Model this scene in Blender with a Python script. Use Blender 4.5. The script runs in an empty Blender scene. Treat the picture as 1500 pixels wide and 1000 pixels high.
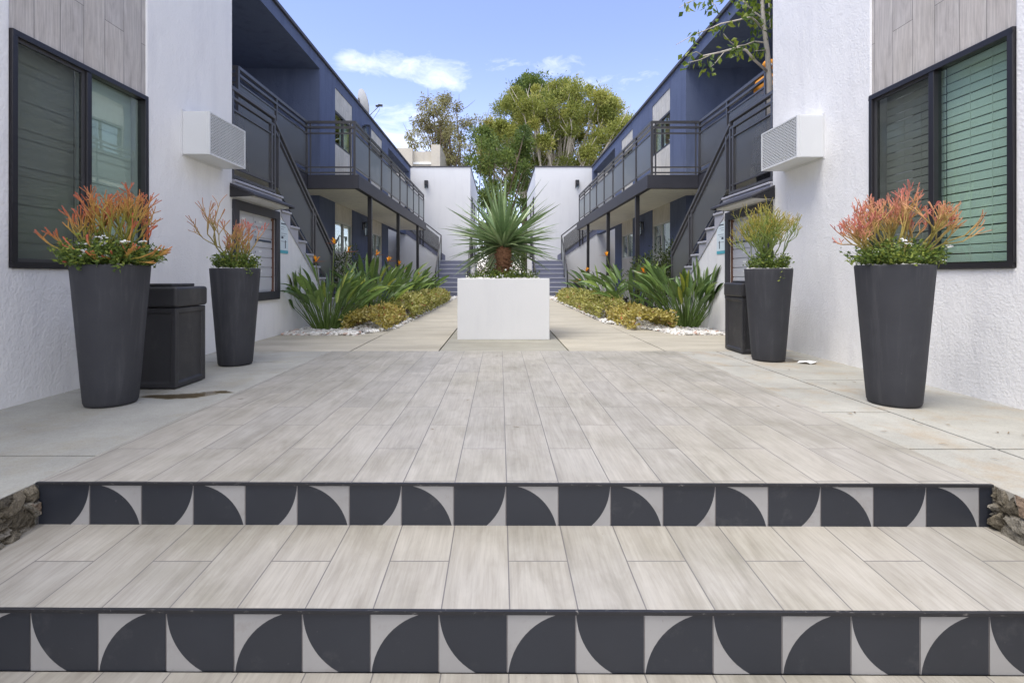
import bpy, bmesh, math, random
import numpy as np
from mathutils import Vector, Matrix
random.seed(7); rng = np.random.default_rng(7)
R = math.radians
scn = bpy.context.scene
COL = scn.collection
F, VX, VY, CAMZ = 760.0, 732.0, 404.0, 0.81        # photo focal length (px), vanishing point, eye height
def P(px, py, d):                                   # a point of the place from its direction and its distance
    return Vector(((px - VX) * d / F, d, CAMZ + (VY - py) * d / F))

# ------------------------------------------------------------------ objects
def tag(o, label=None, cat=None, group=None, kind=None):
    if label: o['label'] = label
    if cat: o['category'] = cat
    if group: o['group'] = group
    if kind: o['kind'] = kind
    return o
def thing(name, loc, label, cat, group=None):
    o = bpy.data.objects.new(name, None); COL.objects.link(o)
    o.location = loc; o.empty_display_size = .1
    return tag(o, label, cat, group)
def wloc(o):
    v = Vector((0, 0, 0))
    while o is not None:
        v += Vector(o.location); o = o.parent
    return v
def link_mesh(name, me, parent=None):
    o = bpy.data.objects.new(name, me); COL.objects.link(o)
    if parent is not None:
        o.parent = parent
    return o
def copy_tree(o, parent=None):
    c = o.copy(); COL.objects.link(c)
    if parent is not None: c.parent = parent
    for ch in [k for k in o.children]:
        copy_tree(ch, c)
    return c

class MB:
    def __init__(s): s.bm = bmesh.new(); s.mi = 0
    def face(s, pts, mi=None):
        f = s.bm.faces.new([s.bm.verts.new(p) for p in pts]); f.material_index = s.mi if mi is None else mi; return f
    def box(s, x0, x1, y0, y1, z0, z1):
        x0, x1 = min(x0, x1), max(x0, x1); y0, y1 = min(y0, y1), max(y0, y1); z0, z1 = min(z0, z1), max(z0, z1)
        v = [s.bm.verts.new(p) for p in ((x0,y0,z0),(x1,y0,z0),(x1,y1,z0),(x0,y1,z0),(x0,y0,z1),(x1,y0,z1),(x1,y1,z1),(x0,y1,z1))]
        for q in ((0,3,2,1),(4,5,6,7),(0,1,5,4),(1,2,6,5),(2,3,7,6),(3,0,4,7)):
            f = s.bm.faces.new([v[i] for i in q]); f.material_index = s.mi
        return s
    def bar(s, a, b, w, h):                          # a square bar from a to b: w sideways, h the other way
        a, b = Vector(a), Vector(b); d = (b - a).normalized()
        up = Vector((0, 0, 1)) if abs(d.z) < .95 else Vector((0, 1, 0))
        r = d.cross(up).normalized(); u = r.cross(d).normalized()
        v = []
        for p in (a, b):
            for i, j in ((-1,-1),(1,-1),(1,1),(-1,1)): v.append(s.bm.verts.new(p + r * (i * w / 2) + u * (j * h / 2)))
        for q in ((3,2,1,0),(4,5,6,7),(0,1,5,4),(1,2,6,5),(2,3,7,6),(3,0,4,7)):
            f = s.bm.faces.new([v[i] for i in q]); f.material_index = s.mi
        return s
    def tube(s, pts, rad, n=6, cap=True, smooth=True):
        pts = [Vector(p) for p in pts]
        if not hasattr(rad, '__len__'): rad = [rad] * len(pts)
        rings = []; ref = Vector((.31, .17, .93))
        for i, p in enumerate(pts):
            t = (pts[min(i + 1, len(pts) - 1)] - pts[max(i - 1, 0)])
            t = t.normalized() if t.length > 1e-9 else Vector((0, 0, 1))
            a = t.cross(ref)
            if a.length < .05: a = t.cross(Vector((1, 0, 0)))
            a.normalize(); b = t.cross(a)
            rings.append([s.bm.verts.new(p + (a * math.cos(2*math.pi*k/n) + b * math.sin(2*math.pi*k/n)) * rad[i]) for k in range(n)])
        for i in range(len(rings) - 1):
            for k in range(n):
                f = s.bm.faces.new((rings[i][k], rings[i][(k+1) % n], rings[i+1][(k+1) % n], rings[i+1][k]))
                f.smooth = smooth; f.material_index = s.mi
        if cap:
            for rg in (rings[0], rings[-1]):
                f = s.bm.faces.new(rg); f.material_index = s.mi
        return s
    def lathe(s, prof, c=(0, 0), n=40, close_bottom=True):
        rings = [[s.bm.verts.new((c[0] + r * math.cos(2*math.pi*k/n), c[1] + r * math.sin(2*math.pi*k/n), z)) for k in range(n)] for r, z in prof]
        for i in range(len(rings) - 1):
            for k in range(n):
                f = s.bm.faces.new((rings[i][k], rings[i][(k+1) % n], rings[i+1][(k+1) % n], rings[i+1][k])); f.smooth = True; f.material_index = s.mi
        if close_bottom:
            s.bm.faces.new(rings[0]).material_index = s.mi; s.bm.faces.new(rings[-1]).material_index = s.mi
        return s
    def prism(s, poly, f0, f1):                      # f0/f1 turn the 2-D outline into the two end caps
        a = [s.bm.verts.new(f0(*p)) for p in poly]; b = [s.bm.verts.new(f1(*p)) for p in poly]
        n = len(poly)
        s.bm.faces.new(a).material_index = s.mi; s.bm.faces.new(b[::-1]).material_index = s.mi
        for i in range(n):
            s.bm.faces.new((a[i], b[i], b[(i+1) % n], a[(i+1) % n])).material_index = s.mi
        return s
    def wall(s, axis, a, t, r0, r1, z0, z1, holes=()):   # slab at a..a+t on the axis, openings cut right through
        rs = sorted({r0, r1, *[h[0] for h in holes], *[h[1] for h in holes]}); zs = sorted({z0, z1, *[h[2] for h in holes], *[h[3] for h in holes]})
        def solid(i, j):
            if i < 0 or j < 0 or i >= len(rs) - 1 or j >= len(zs) - 1: return False
            cr, cz = (rs[i] + rs[i+1]) / 2, (zs[j] + zs[j+1]) / 2
            return not any(h[0] < cr < h[1] and h[2] < cz < h[3] for h in holes)
        pt = (lambda q, r, z: (q, r, z)) if axis == 'x' else (lambda q, r, z: (r, q, z))
        b = a + t
        for i in range(len(rs) - 1):
            for j in range(len(zs) - 1):
                if not solid(i, j): continue
                u0, u1, w0, w1 = rs[i], rs[i+1], zs[j], zs[j+1]
                s.face([pt(a,u0,w0), pt(a,u1,w0), pt(a,u1,w1), pt(a,u0,w1)]); s.face([pt(b,u0,w0), pt(b,u0,w1), pt(b,u1,w1), pt(b,u1,w0)])
                if not solid(i-1, j): s.face([pt(a,u0,w0), pt(a,u0,w1), pt(b,u0,w1), pt(b,u0,w0)])
                if not solid(i+1, j): s.face([pt(a,u1,w0), pt(b,u1,w0), pt(b,u1,w1), pt(a,u1,w1)])
                if not solid(i, j-1): s.face([pt(a,u0,w0), pt(b,u0,w0), pt(b,u1,w0), pt(a,u1,w0)])
                if not solid(i, j+1): s.face([pt(a,u0,w1), pt(a,u1,w1), pt(b,u1,w1), pt(b,u0,w1)])
        return s
    def build(s, name, mats, parent=None, bevel=0, seg=2, local=False, weld=True):
        if weld: bmesh.ops.remove_doubles(s.bm, verts=s.bm.verts, dist=1e-5)
        bmesh.ops.recalc_face_normals(s.bm, faces=s.bm.faces)
        if parent is not None and not local:
            bmesh.ops.translate(s.bm, verts=s.bm.verts, vec=-wloc(parent))
        me = bpy.data.meshes.new(name); s.bm.to_mesh(me); s.bm.free()
        for m in (mats if isinstance(mats, (list, tuple)) else [mats]): me.materials.append(m)
        o = link_mesh(name, me, parent)
        if bevel:
            b = o.modifiers.new('bevel', 'BEVEL'); b.width = bevel; b.segments = seg; b.limit_method = 'ANGLE'; b.angle_limit = R(40)
        return o

def soup(name, V, Fc, rnd, mat, parent=None, smooth=False):   # many small faces with a tone per vertex
    V = np.asarray(V, dtype=float)
    if parent is not None: V = V - np.array(wloc(parent))
    me = bpy.data.meshes.new(name); me.from_pydata(V.tolist(), [], Fc if isinstance(Fc, list) else Fc.tolist())
    at = me.attributes.new('tone', 'FLOAT', 'POINT'); at.data.foreach_set('value', np.asarray(rnd, dtype=np.float32))
    me.materials.append(mat)
    if smooth: me.polygons.foreach_set('use_smooth', [True] * len(me.polygons))
    me.update()
    return link_mesh(name, me, parent)
def unit(a): return a / np.maximum(np.linalg.norm(a, axis=-1, keepdims=True), 1e-9)
def leaves(name, C, D, L, W, tone, mat, parent=None, fold=.25):   # diamond leaves folded along the midrib
    C = np.asarray(C, float); D = unit(np.asarray(D, float)); n = len(C)
    L = np.broadcast_to(L, n)[:, None]; W = np.broadcast_to(W, n)[:, None]
    rr = rng.normal(size=(n, 3)); S = unit(np.cross(D, rr)); N = np.cross(D, S)
    mid = C + D * L * .45
    V = np.stack([C, mid + S*W/2 + N*W*fold, C + D*L, mid - S*W/2 + N*W*fold], 1).reshape(-1, 3)
    i = np.arange(n) * 4
    Fc = np.concatenate([np.stack([i, i+1, i+2], 1), np.stack([i, i+2, i+3], 1)])
    return soup(name, V, Fc, np.repeat(tone, 4), mat, parent)

# ------------------------------------------------------------------ materials
def newmat(name):
    m = bpy.data.materials.new(name); m.use_nodes = True; nt = m.node_tree; nt.nodes.clear()
    return m, nt
def nd(nt, t, **k):
    n = nt.nodes.new(t)
    for a, b in k.items(): setattr(n, a, b)
    return n
def noise(nt, vec, scale, detail=4, rough=.55, dim='3D'):
    n = nd(nt, 'ShaderNodeTexNoise'); n.inputs['Scale'].default_value = scale; n.inputs['Detail'].default_value = detail; n.inputs['Roughness'].default_value = rough
    nt.links.new(vec, n.inputs['Vector']); return n.outputs['Fac']
def ramp(nt, fac, stops, interp='LINEAR'):
    r = nd(nt, 'ShaderNodeValToRGB'); cr = r.color_ramp; cr.interpolation = interp
    while len(cr.elements) < len(stops): cr.elements.new(.5)
    for e, (p, c) in zip(cr.elements, stops):
        e.position = p; e.color = (*c, 1) if len(c) == 3 else c
    nt.links.new(fac, r.inputs['Fac']); return r.outputs['Color']
def mixc(nt, f, a, b, mode='MIX'):
    m = nd(nt, 'ShaderNodeMix', data_type='RGBA', blend_type=mode)
    for v, i in ((f, 0), (a, 6), (b, 7)):
        if isinstance(v, (int, float)): m.inputs[i].default_value = v
        elif isinstance(v, tuple): m.inputs[i].default_value = (*v, 1)
        else: nt.links.new(v, m.inputs[i])
    return m.outputs[2]
def math_(nt, op, a, b=None, clamp=False):
    m = nd(nt, 'ShaderNodeMath', operation=op); m.use_clamp = clamp
    for i, v in enumerate((a, b)):
        if v is None: continue
        if isinstance(v, (int, float)): m.inputs[i].default_value = v
        else: nt.links.new(v, m.inputs[i])
    return m.outputs[0]
def vmath(nt, op, a, b):
    m = nd(nt, 'ShaderNodeVectorMath', operation=op)
    for i, v in enumerate((a, b)):
        if isinstance(v, tuple): m.inputs[i].default_value = v
        else: nt.links.new(v, m.inputs[i])
    return m.outputs[0]
def bump(nt, h, strength, dist):
    b = nd(nt, 'ShaderNodeBump'); b.inputs['Strength'].default_value = strength; b.inputs['Distance'].default_value = dist
    nt.links.new(h, b.inputs['Height']); return b.outputs[0]
def pos(nt): return nd(nt, 'ShaderNodeNewGeometry').outputs['Position']
def principled(nt, col, rough=.6, nrm=None, metal=0, spec=.5, alpha=None):
    p = nd(nt, 'ShaderNodeBsdfPrincipled')
    if isinstance(col, tuple): p.inputs['Base Color'].default_value = (*col, 1)
    else: nt.links.new(col, p.inputs['Base Color'])
    if isinstance(rough, (int, float)): p.inputs['Roughness'].default_value = rough
    else: nt.links.new(rough, p.inputs['Roughness'])
    p.inputs['Metallic'].default_value = metal; p.inputs['Specular IOR Level'].default_value = spec
    if nrm is not None: nt.links.new(nrm, p.inputs['Normal'])
    return p.outputs[0]
def out(nt, sh):
    o = nd(nt, 'ShaderNodeOutputMaterial'); nt.links.new(sh, o.inputs['Surface'])
def basic(name, col, rough=.6, var=.12, vs=3., bs=120., bst=.15, bd=.004, spec=.4, metal=0, streak=0):
    m, nt = newmat(name); p = pos(nt)
    c = mixc(nt, noise(nt, p, vs, 5), tuple(x * (1 - var) for x in col), tuple(min(1, x * (1 + var)) for x in col))
    if streak:                                        # rain streaks run down the face
        v = vmath(nt, 'MULTIPLY', p, (7, 7, .6)); k = ramp(nt, noise(nt, v, 1.5, 6, .65), [(.45, (1, 1, 1)), (.75, (1 - streak,) * 3)])
        c = mixc(nt, 1.0, c, k, 'MULTIPLY')
    b = bump(nt, noise(nt, p, bs, 3), bst, bd)
    out(nt, principled(nt, c, rough, b, metal, spec)); return m
def worn(name, col, mark, rough, thr, scale=9., stretch=(1, 1, 1), amt=.6, fine=.0, ribs=False):
    m, nt = newmat(name); p = pos(nt)
    c = mixc(nt, noise(nt, p, 4, 5, .6), tuple(x * .85 for x in col), tuple(x * 1.18 for x in col))
    k = ramp(nt, noise(nt, vmath(nt, 'MULTIPLY', p, stretch), scale, 8, .72), [(thr, (0, 0, 0)), (thr + .14, (1, 1, 1))])
    c = mixc(nt, math_(nt, 'MULTIPLY', k, amt), c, mark)
    sp = ramp(nt, noise(nt, p, 70, 2), [(.745, (0, 0, 0)), (.775, (1, 1, 1))]); c = mixc(nt, math_(nt, 'MULTIPLY', sp, .45), c, mark)
    rg = math_(nt, 'ADD', math_(nt, 'MULTIPLY', noise(nt, p, 7, 5), .35), rough - .15)
    h = noise(nt, vmath(nt, 'MULTIPLY', p, (1, 1, 60)) if ribs else p, 6 if ribs else 18, 3)
    out(nt, principled(nt, c, rg, bump(nt, h, .12 if ribs else .08, .003), 0, .45)); return m
def stucco(name, col, grime=.12, bs=55., bst=.46, bd=.012):
    m, nt = newmat(name); p = pos(nt)
    c = mixc(nt, noise(nt, p, 1.3, 6, .6), tuple(x * .95 for x in col), tuple(min(1, x * 1.04) for x in col))
    k = ramp(nt, noise(nt, vmath(nt, 'MULTIPLY', p, (3.2, 3.2, .55)), 1.4, 7, .62), [(.5, (1, 1, 1)), (.82, (1 - grime, 1 - grime, 1 - grime * .85))])
    c = mixc(nt, 1.0, c, k, 'MULTIPLY')
    k2 = ramp(nt, noise(nt, p, 9, 6, .7), [(.62, (1, 1, 1)), (.8, (1 - grime * .6,) * 3)])
    c = mixc(nt, 1.0, c, k2, 'MULTIPLY')
    hh = math_(nt, 'ADD', noise(nt, p, bs, 4, .6), math_(nt, 'MULTIPLY', noise(nt, vmath(nt, 'MULTIPLY', p, (1, 1.6, .8)), 4, 5, .6), 2.4))
    out(nt, principled(nt, c, .85, bump(nt, hh, bst, bd), 0, .25)); return m
def planks(name, vec_fn, tones, length, width, mortar, grout=(.16, .15, .145), rough=.42, grain=1.0, dirt=.12):
    m, nt = newmat(name); p = pos(nt); s = nd(nt, 'ShaderNodeSeparateXYZ'); nt.links.new(p, s.inputs[0])
    along, across = vec_fn(nt, s)
    c = nd(nt, 'ShaderNodeCombineXYZ'); nt.links.new(along, c.inputs[0]); nt.links.new(across, c.inputs[1])
    b = nd(nt, 'ShaderNodeTexBrick'); b.offset = .5; b.offset_frequency = 2; b.squash = 1
    for k, v in (('Scale', 1), ('Mortar Size', mortar), ('Mortar Smooth', .1), ('Bias', 0), ('Brick Width', length), ('Row Height', width)): b.inputs[k].default_value = v
    b.inputs['Color1'].default_value = (0, 0, 0, 1); b.inputs['Color2'].default_value = (1, 1, 1, 1); b.inputs['Mortar'].default_value = (.5, .5, .5, 1)
    nt.links.new(c.outputs[0], b.inputs['Vector']); rnd = b.outputs['Color']
    g = nd(nt, 'ShaderNodeCombineXYZ')
    nt.links.new(math_(nt, 'MULTIPLY', along, 2.2), g.inputs[0]); nt.links.new(math_(nt, 'MULTIPLY', across, 9.), g.inputs[1]); nt.links.new(math_(nt, 'MULTIPLY', rnd, 37.), g.inputs[2])
    n1 = nd(nt, 'ShaderNodeTexNoise'); n1.inputs['Scale'].default_value = 1.1; n1.inputs['Detail'].default_value = 7; n1.inputs['Roughness'].default_value = .62; n1.inputs['Distortion'].default_value = 1.3
    nt.links.new(g.outputs[0], n1.inputs['Vector'])
    g2 = vmath(nt, 'MULTIPLY', g.outputs[0], (.9, 5., 1.)); n2 = noise(nt, g2, 2.2, 4, .6)
    col = ramp(nt, n1.outputs['Fac'], [(.25, tones[0]), (.5, tones[1]), (.72, tones[2])])
    col = mixc(nt, 1.0, col, ramp(nt, n2, [(.35, (1 - .16 * grain,) * 3), (.6, (1, 1, 1))]), 'MULTIPLY')
    col = mixc(nt, 1.0, col, ramp(nt, rnd, [(0, (.90, .90, .905)), (1, (1.0, .99, .97))]), 'MULTIPLY')
    col = mixc(nt, 1.0, col, ramp(nt, noise(nt, p, 1.7, 6, .65), [(.45, (1, 1, 1)), (.75, (1 - dirt, 1 - dirt, 1 - dirt * 1.2))]), 'MULTIPLY')
    spk = ramp(nt, noise(nt, p, 55, 2, .5), [(.76, (1, 1, 1)), (.80, (.72, .70, .66))])
    col = mixc(nt, 1.0, col, spk, 'MULTIPLY')
    col = mixc(nt, b.outputs['Fac'], col, grout)
    h = math_(nt, 'SUBTRACT', math_(nt, 'MULTIPLY', n2, .25), b.outputs['Fac'])
    rg = math_(nt, 'ADD', math_(nt, 'MULTIPLY', noise(nt, p, 6, 4), .25), rough - .12)
    out(nt, principled(nt, col, rg, bump(nt, h, .35, .003), 0, .4)); return m
def concrete(name, col, stain=(.36, .27, .14), amount=.5, streak=(1, 1, 1)):
    m, nt = newmat(name); p = pos(nt)
    c = mixc(nt, ramp(nt, noise(nt, vmath(nt, 'MULTIPLY', p, streak), 1.5, 8, .66), [(.3, (0, 0, 0)), (.68, (1, 1, 1))]), tuple(x * .74 for x in col), tuple(x * 1.10 for x in col))
    c = mixc(nt, math_(nt, 'MULTIPLY', ramp(nt, noise(nt, p, 2.6, 7, .7), [(.5, (0, 0, 0)), (.74, (1, 1, 1))]), amount), c, stain)
    c = mixc(nt, 1.0, c, ramp(nt, noise(nt, p, 140, 2), [(.3, (.86,) * 3), (.6, (1, 1, 1))]), 'MULTIPLY')
    c = mixc(nt, 1.0, c, ramp(nt, noise(nt, p, 34, 3, .6), [(.70, (1, 1, 1)), (.78, (.75, .73, .70))]), 'MULTIPLY')
    out(nt, principled(nt, c, .72, bump(nt, noise(nt, p, 90, 4), .25, .004), 0, .35)); return m
def leafmat(name, stops, rough=.45, trans=.25, spec=.4):
    m, nt = newmat(name); a = nd(nt, 'ShaderNodeAttribute', attribute_name='tone')
    c = ramp(nt, a.outputs['Fac'], stops)
    c = mixc(nt, 1.0, c, ramp(nt, noise(nt, pos(nt), 25, 3), [(.3, (.8, .8, .8)), (.7, (1.15, 1.15, 1.1))]), 'MULTIPLY')
    sh = principled(nt, c, rough, None, 0, spec)
    if trans:
        t = nd(nt, 'ShaderNodeBsdfTranslucent'); nt.links.new(c, t.inputs[0]); mx = nd(nt, 'ShaderNodeMixShader'); mx.inputs[0].default_value = trans
        nt.links.new(sh, mx.inputs[1]); nt.links.new(t.outputs[0], mx.inputs[2]); sh = mx.outputs[0]
    out(nt, sh); return m
def glassmat(name, tint, refl=.12, dark=0., darkcol=(.03, .03, .03), rough=.01):
    m, nt = newmat(name)
    t = nd(nt, 'ShaderNodeBsdfTransparent'); t.inputs[0].default_value = (*tint, 1); sh = t.outputs[0]
    if dark:
        d = nd(nt, 'ShaderNodeBsdfDiffuse'); d.inputs[0].default_value = (*darkcol, 1)
        mx = nd(nt, 'ShaderNodeMixShader'); mx.inputs[0].default_value = dark; nt.links.new(sh, mx.inputs[1]); nt.links.new(d.outputs[0], mx.inputs[2]); sh = mx.outputs[0]
    g = nd(nt, 'ShaderNodeBsdfGlossy'); g.inputs['Roughness'].default_value = rough; g.inputs[0].default_value = (.92, .97, .95, 1)
    lw = nd(nt, 'ShaderNodeLayerWeight'); fr5 = math_(nt, 'ADD', math_(nt, 'MULTIPLY', math_(nt, 'POWER', lw.outputs['Facing'], 5), .9), .035)
    nt.links.new(bump(nt, noise(nt, pos(nt), 1.6, 1), .12, .02), g.inputs['Normal'])
    f = math_(nt, 'ADD', fr5, refl, True)
    mx = nd(nt, 'ShaderNodeMixShader'); nt.links.new(f, mx.inputs[0]); nt.links.new(sh, mx.inputs[1]); nt.links.new(g.outputs[0], mx.inputs[2])
    out(nt, mx.outputs[0]); return m

def floor_vec(nt, s): return math_(nt, 'SUBTRACT', s.outputs[1], 2.436), math_(nt, 'SUBTRACT', s.outputs[0], .027)
def wall_vec(nt, s): return math_(nt, 'ADD', s.outputs[2], .21), math_(nt, 'ADD', s.outputs[1], .05)
WHITE = stucco('white_stucco', (.83, .825, .81))
WHITE_SMOOTH = stucco('white_smooth_stucco', (.70, .70, .69), .08, 60., .18, .006)
SOFFIT = stucco('cream_soffit', (.80, .79, .72), .15, 60., .2, .006)
NAVY = stucco('navy_stucco', (.105, .130, .205), .3, 45., .5, .012)
CHAR = basic('charcoal_paint', (.040, .040, .048), .5, .25, 4., 60., .2, .004, .45)
BLACK = basic('black_metal', (.018, .017, .020), .42, .2, 5., 200., .05, .001, .5)
RAIL = basic('rail_metal', (.060, .059, .062), .36, .2, 6., 200., .05, .001, .5)
POT = worn('pot_resin', (.034, .035, .041), (.085, .085, .09), .68, .52, 2.2, (6, 6, .35), .4, ribs=True)
BIN = worn('bin_plastic', (.027, .027, .030), (.085, .083, .08), .5, .54, 3., (1, 1, .7), .5)
def tread_vec(nt, s): return math_(nt, 'SUBTRACT', s.outputs[1], 2.188), math_(nt, 'SUBTRACT', s.outputs[0], .030)
TONES = ((.325, .303, .262), (.402, .379, .335), (.462, .440, .395))
PLANKT = planks('tread_plank_tile', tread_vec, TONES, .776, .2055, .0022, (.16, .15, .145), .42, .9, .26)
PLANK = planks('plank_tile', floor_vec, TONES, .776, .203, .0022, (.16, .15, .145), .42, .9, .26)
CLAD = planks('plank_cladding', wall_vec, ((.42, .385, .345), (.56, .52, .475), (.65, .615, .565)), 1.2, .203, .002, (.10, .095, .09), .55, 1.3)
CLADP = planks('pale_plank_cladding', wall_vec, ((.50, .47, .39), (.61, .58, .50), (.69, .66, .59)), 1.2, .203, .002, (.22, .20, .17), .6, 1.2)
CONC = concrete('grey_concrete', (.385, .378, .335), (.30, .26, .17), .5)
CONCR = concrete('stained_concrete', (.40, .39, .345), (.34, .235, .12), .6)
CONCB = concrete('beige_concrete', (.45, .415, .335), (.33, .295, .22), .5, (.5, 2.2, 1))
CONCD = concrete('dark_concrete', (.34, .325, .27), (.24, .23, .19), .6, (.6, 2.5, 1))  # darker concrete tone for the slab at the white planter
SOIL = basic('soil', (.07, .055, .04), .95, .3, 8., 60., .6, .02)
TILED = worn('dark_tile', (.024, .027, .035), (.085, .085, .088), .40, .58, 6., (1, 1, 1), .45)
TRIM = worn('chipped_trim', (.018, .018, .021), (.30, .28, .26), .45, .60, 30., (1, 3, 3), .7)
TILEL = worn('light_tile', (.33, .322, .313), (.24, .215, .195), .40, .54, 7., (1, 1, 1), .5)
GROUT = basic('grout', (.27, .25, .24), .9, .2, 30.)
STEP = basic('grey_step_paint', (.42, .42, .455), .6, .15, 3., 80., .2, .004)
FARSTEP = basic('slate_step_paint', (.155, .165, .225), .6, .15, 3., 80., .2, .004)
NOSE = basic('pale_nosing', (.42, .43, .47), .6, .1)
PEBBLE = basic('white_pebble', (.72, .70, .67), .7, .15, 30., 90., .2, .003)
ACW = basic('ac_enamel', (.69, .70, .69), .4, .04, 3., 40., .05, .002)
ACDARK = basic('ac_core', (.42, .45, .44), .7)
MAILG = basic('mailbox_aluminium', (.62, .63, .66), .42, .06, 5., 200., .05, .001, .5, .25)
WOOD = basic('brown_timber', (.13, .065, .04), .6, .3, 10.)
BLIND = basic('blind_slat', (.74, .74, .70), .5, .05)
CURTAIN = basic('curtain_cloth', (.66, .70, .66), .8, .1, 6.)
FRAMEW = basic('pale_window_frame', (.50, .50, .47), .5, .05)
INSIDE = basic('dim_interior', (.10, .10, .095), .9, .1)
GREEN_GLASS = glassmat('green_glass', (.87, .955, .91), .06)
GREY_GLASS = glassmat('grey_green_glass', (.86, .92, .885), .08)
SCREEN = glassmat('screened_glass', (.86, .89, .86), .0, .24, (.055, .055, .05), .05)
HAZEGLASS = glassmat('pale_glass', (.92, .97, .95), .12)
MESHM = glassmat('perforated_panel', (1, 1, 1), -.02, .58, (.12, .12, .117), .4)
TRUNKP = basic('pale_bark', (.52, .47, .39), .85, .25, 9., 40., .5, .01)
TRUNKD = basic('dark_bark', (.13, .095, .07), .9, .3, 9., 40., .5, .01)
YTRUNK = basic('fibrous_bark', (.26, .13, .07), .95, .4, 40., 60., .9, .02)
ORANGE = basic('orange_cloth', (.78, .32, .03), .7, .1, 8.)
BEIGE = stucco('beige_render', (.52, .48, .40), .1)
PAPER = basic('white_paper', (.78, .80, .80), .7, .04)
TEAL = basic('teal_print', (.10, .42, .50), .6, .06)
PALEBLUE = basic('pale_blue_print', (.68, .77, .80), .6, .06)
INK = basic('ink', (.05, .07, .10), .7)
ROOFM = basic('dark_roof_trim', (.06, .06, .07), .6)
DISHM = basic('dish_enamel', (.48, .48, .45), .5, .06)
LAMPG = glassmat('lamp_glass', (.75, .78, .80), .08)

STREL = leafmat('strelitzia_leaf', [(0, (0.062, 0.115, 0.038)), (.5, (0.133, 0.213, 0.057)), (.85, (0.218, 0.321, 0.083)), (1, (0.343, 0.381, 0.063))], .34, .2)
YUCCA = leafmat('cordyline_leaf', [(0, (0.090, 0.143, 0.061)), (.6, (0.186, 0.279, 0.122)), (1, (0.360, 0.447, 0.231))], .36, .15)
HEDGE = leafmat('golden_leaf', [(0, (0.125, 0.130, 0.030)), (.35, (0.325, 0.325, 0.060)), (.7, (0.575, 0.550, 0.20)), (.9, (0.725, 0.690, 0.40)), (1, (0.525, 0.286, 0.120))], .5, .3)
HEDGE2 = leafmat('dry_golden_leaf', [(0, (0.156, 0.138, 0.030)), (.35, (0.408, 0.338, 0.066)), (.7, (0.648, 0.565, 0.20)), (.9, (0.744, 0.665, 0.36)), (1, (0.504, 0.213, 0.096))], .5, .3)
SHRUB = leafmat('shrub_leaf', [(0, (.025, .045, .012)), (.6, (.07, .10, .025)), (1, (.15, .18, .04))], .5, .25)
HERB = leafmat('herb_leaf', [(0, (0.060, 0.108, 0.024)), (.6, (0.156, 0.228, 0.042)), (1, (0.336, 0.384, 0.072))], .5, .3)
PETAL = basic('white_petal', (.80, .80, .78), .7, .05)
FIRE = leafmat('firestick_stem', [(0, (0.095, 0.130, 0.027)), (.40, (0.228, 0.220, 0.032)), (.62, (0.437, 0.240, 0.054)), (.82, (0.44, 0.130, 0.055)), (1, (0.44, 0.080, 0.055))], .5, 0)
FIREP = leafmat('pink_firestick_stem', [(0, (.11, .11, .03)), (.35, (.27, .22, .05)), (.6, (.42, .25, .085)), (.8, (.48, .18, .12)), (1, (.47, .115, .105))], .5, 0)
FIREG = leafmat('green_firestick_stem', [(0, (.07, .11, .02)), (.55, (.16, .21, .035)), (.8, (.36, .27, .04)), (1, (.56, .19, .04))], .5, 0)
TREEG = leafmat('main_tree_leaf', [(0, (0.109, 0.148, 0.030)), (.5, (0.282, 0.307, 0.065)), (.85, (0.465, 0.453, 0.115)), (1, (0.660, 0.567, 0.205))], .55, .3)
TREED = leafmat('dark_tree_leaf', [(0, (0.048, 0.086, 0.019)), (.6, (0.124, 0.180, 0.037)), (1, (0.246, 0.285, 0.057))], .55, .3)
TREEB = leafmat('bronze_tree_leaf', [(0, (0.129, 0.114, 0.055)), (.5, (0.258, 0.239, 0.101)), (.85, (0.368, 0.354, 0.156)), (1, (0.552, 0.499, 0.239))], .6, .3)
TREEL = leafmat('potted_tree_leaf', [(0, (.06, .11, .015)), (.5, (.14, .21, .025)), (1, (.29, .34, .05))], .42, .35)
FLOWER = leafmat('crane_flower', [(0, (.12, .17, .05)), (.14, (.14, .17, .06)), (.22, (.40, .17, .12)), (.35, (.50, .20, .10)), (.5, (.80, .30, .01)), (1, (.90, .42, .02))], .5, .2)

# ------------------------------------------------------------------ ground
XL, XR = -1.82, 1.915                       # edges of the tiled flight
def yf(y, x): return y - .006 * x           # the risers stand a hair off square to the court
mb = MB(); mb.box(-400, 400, -60, 600, -.9, -.66); g = mb.build('ground', CONC); tag(g, kind='structure')
mb = MB(); mb.face([(XL-.01, yf(1.557, XL)-.004, -.38), (XR+.01, yf(1.557, XR)-.004, -.38), (XR+.01, -6, -.38), (XL-.01, -6, -.38)]); tag(mb.build('walkway', PLANK), kind='structure')
mb = MB(); mb.face([(XL, yf(2.03, XL), 0), (XR, yf(2.03, XR), 0), (XR, 5.6, 0), (XL, 5.6, 0)])
mb.face([(XL, 5.6, 0), (XR, 5.6, 0), (XR, 5.6, -.05), (XL, 5.6, -.05)]); tag(mb.build('patio', PLANK), kind='structure')

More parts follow.
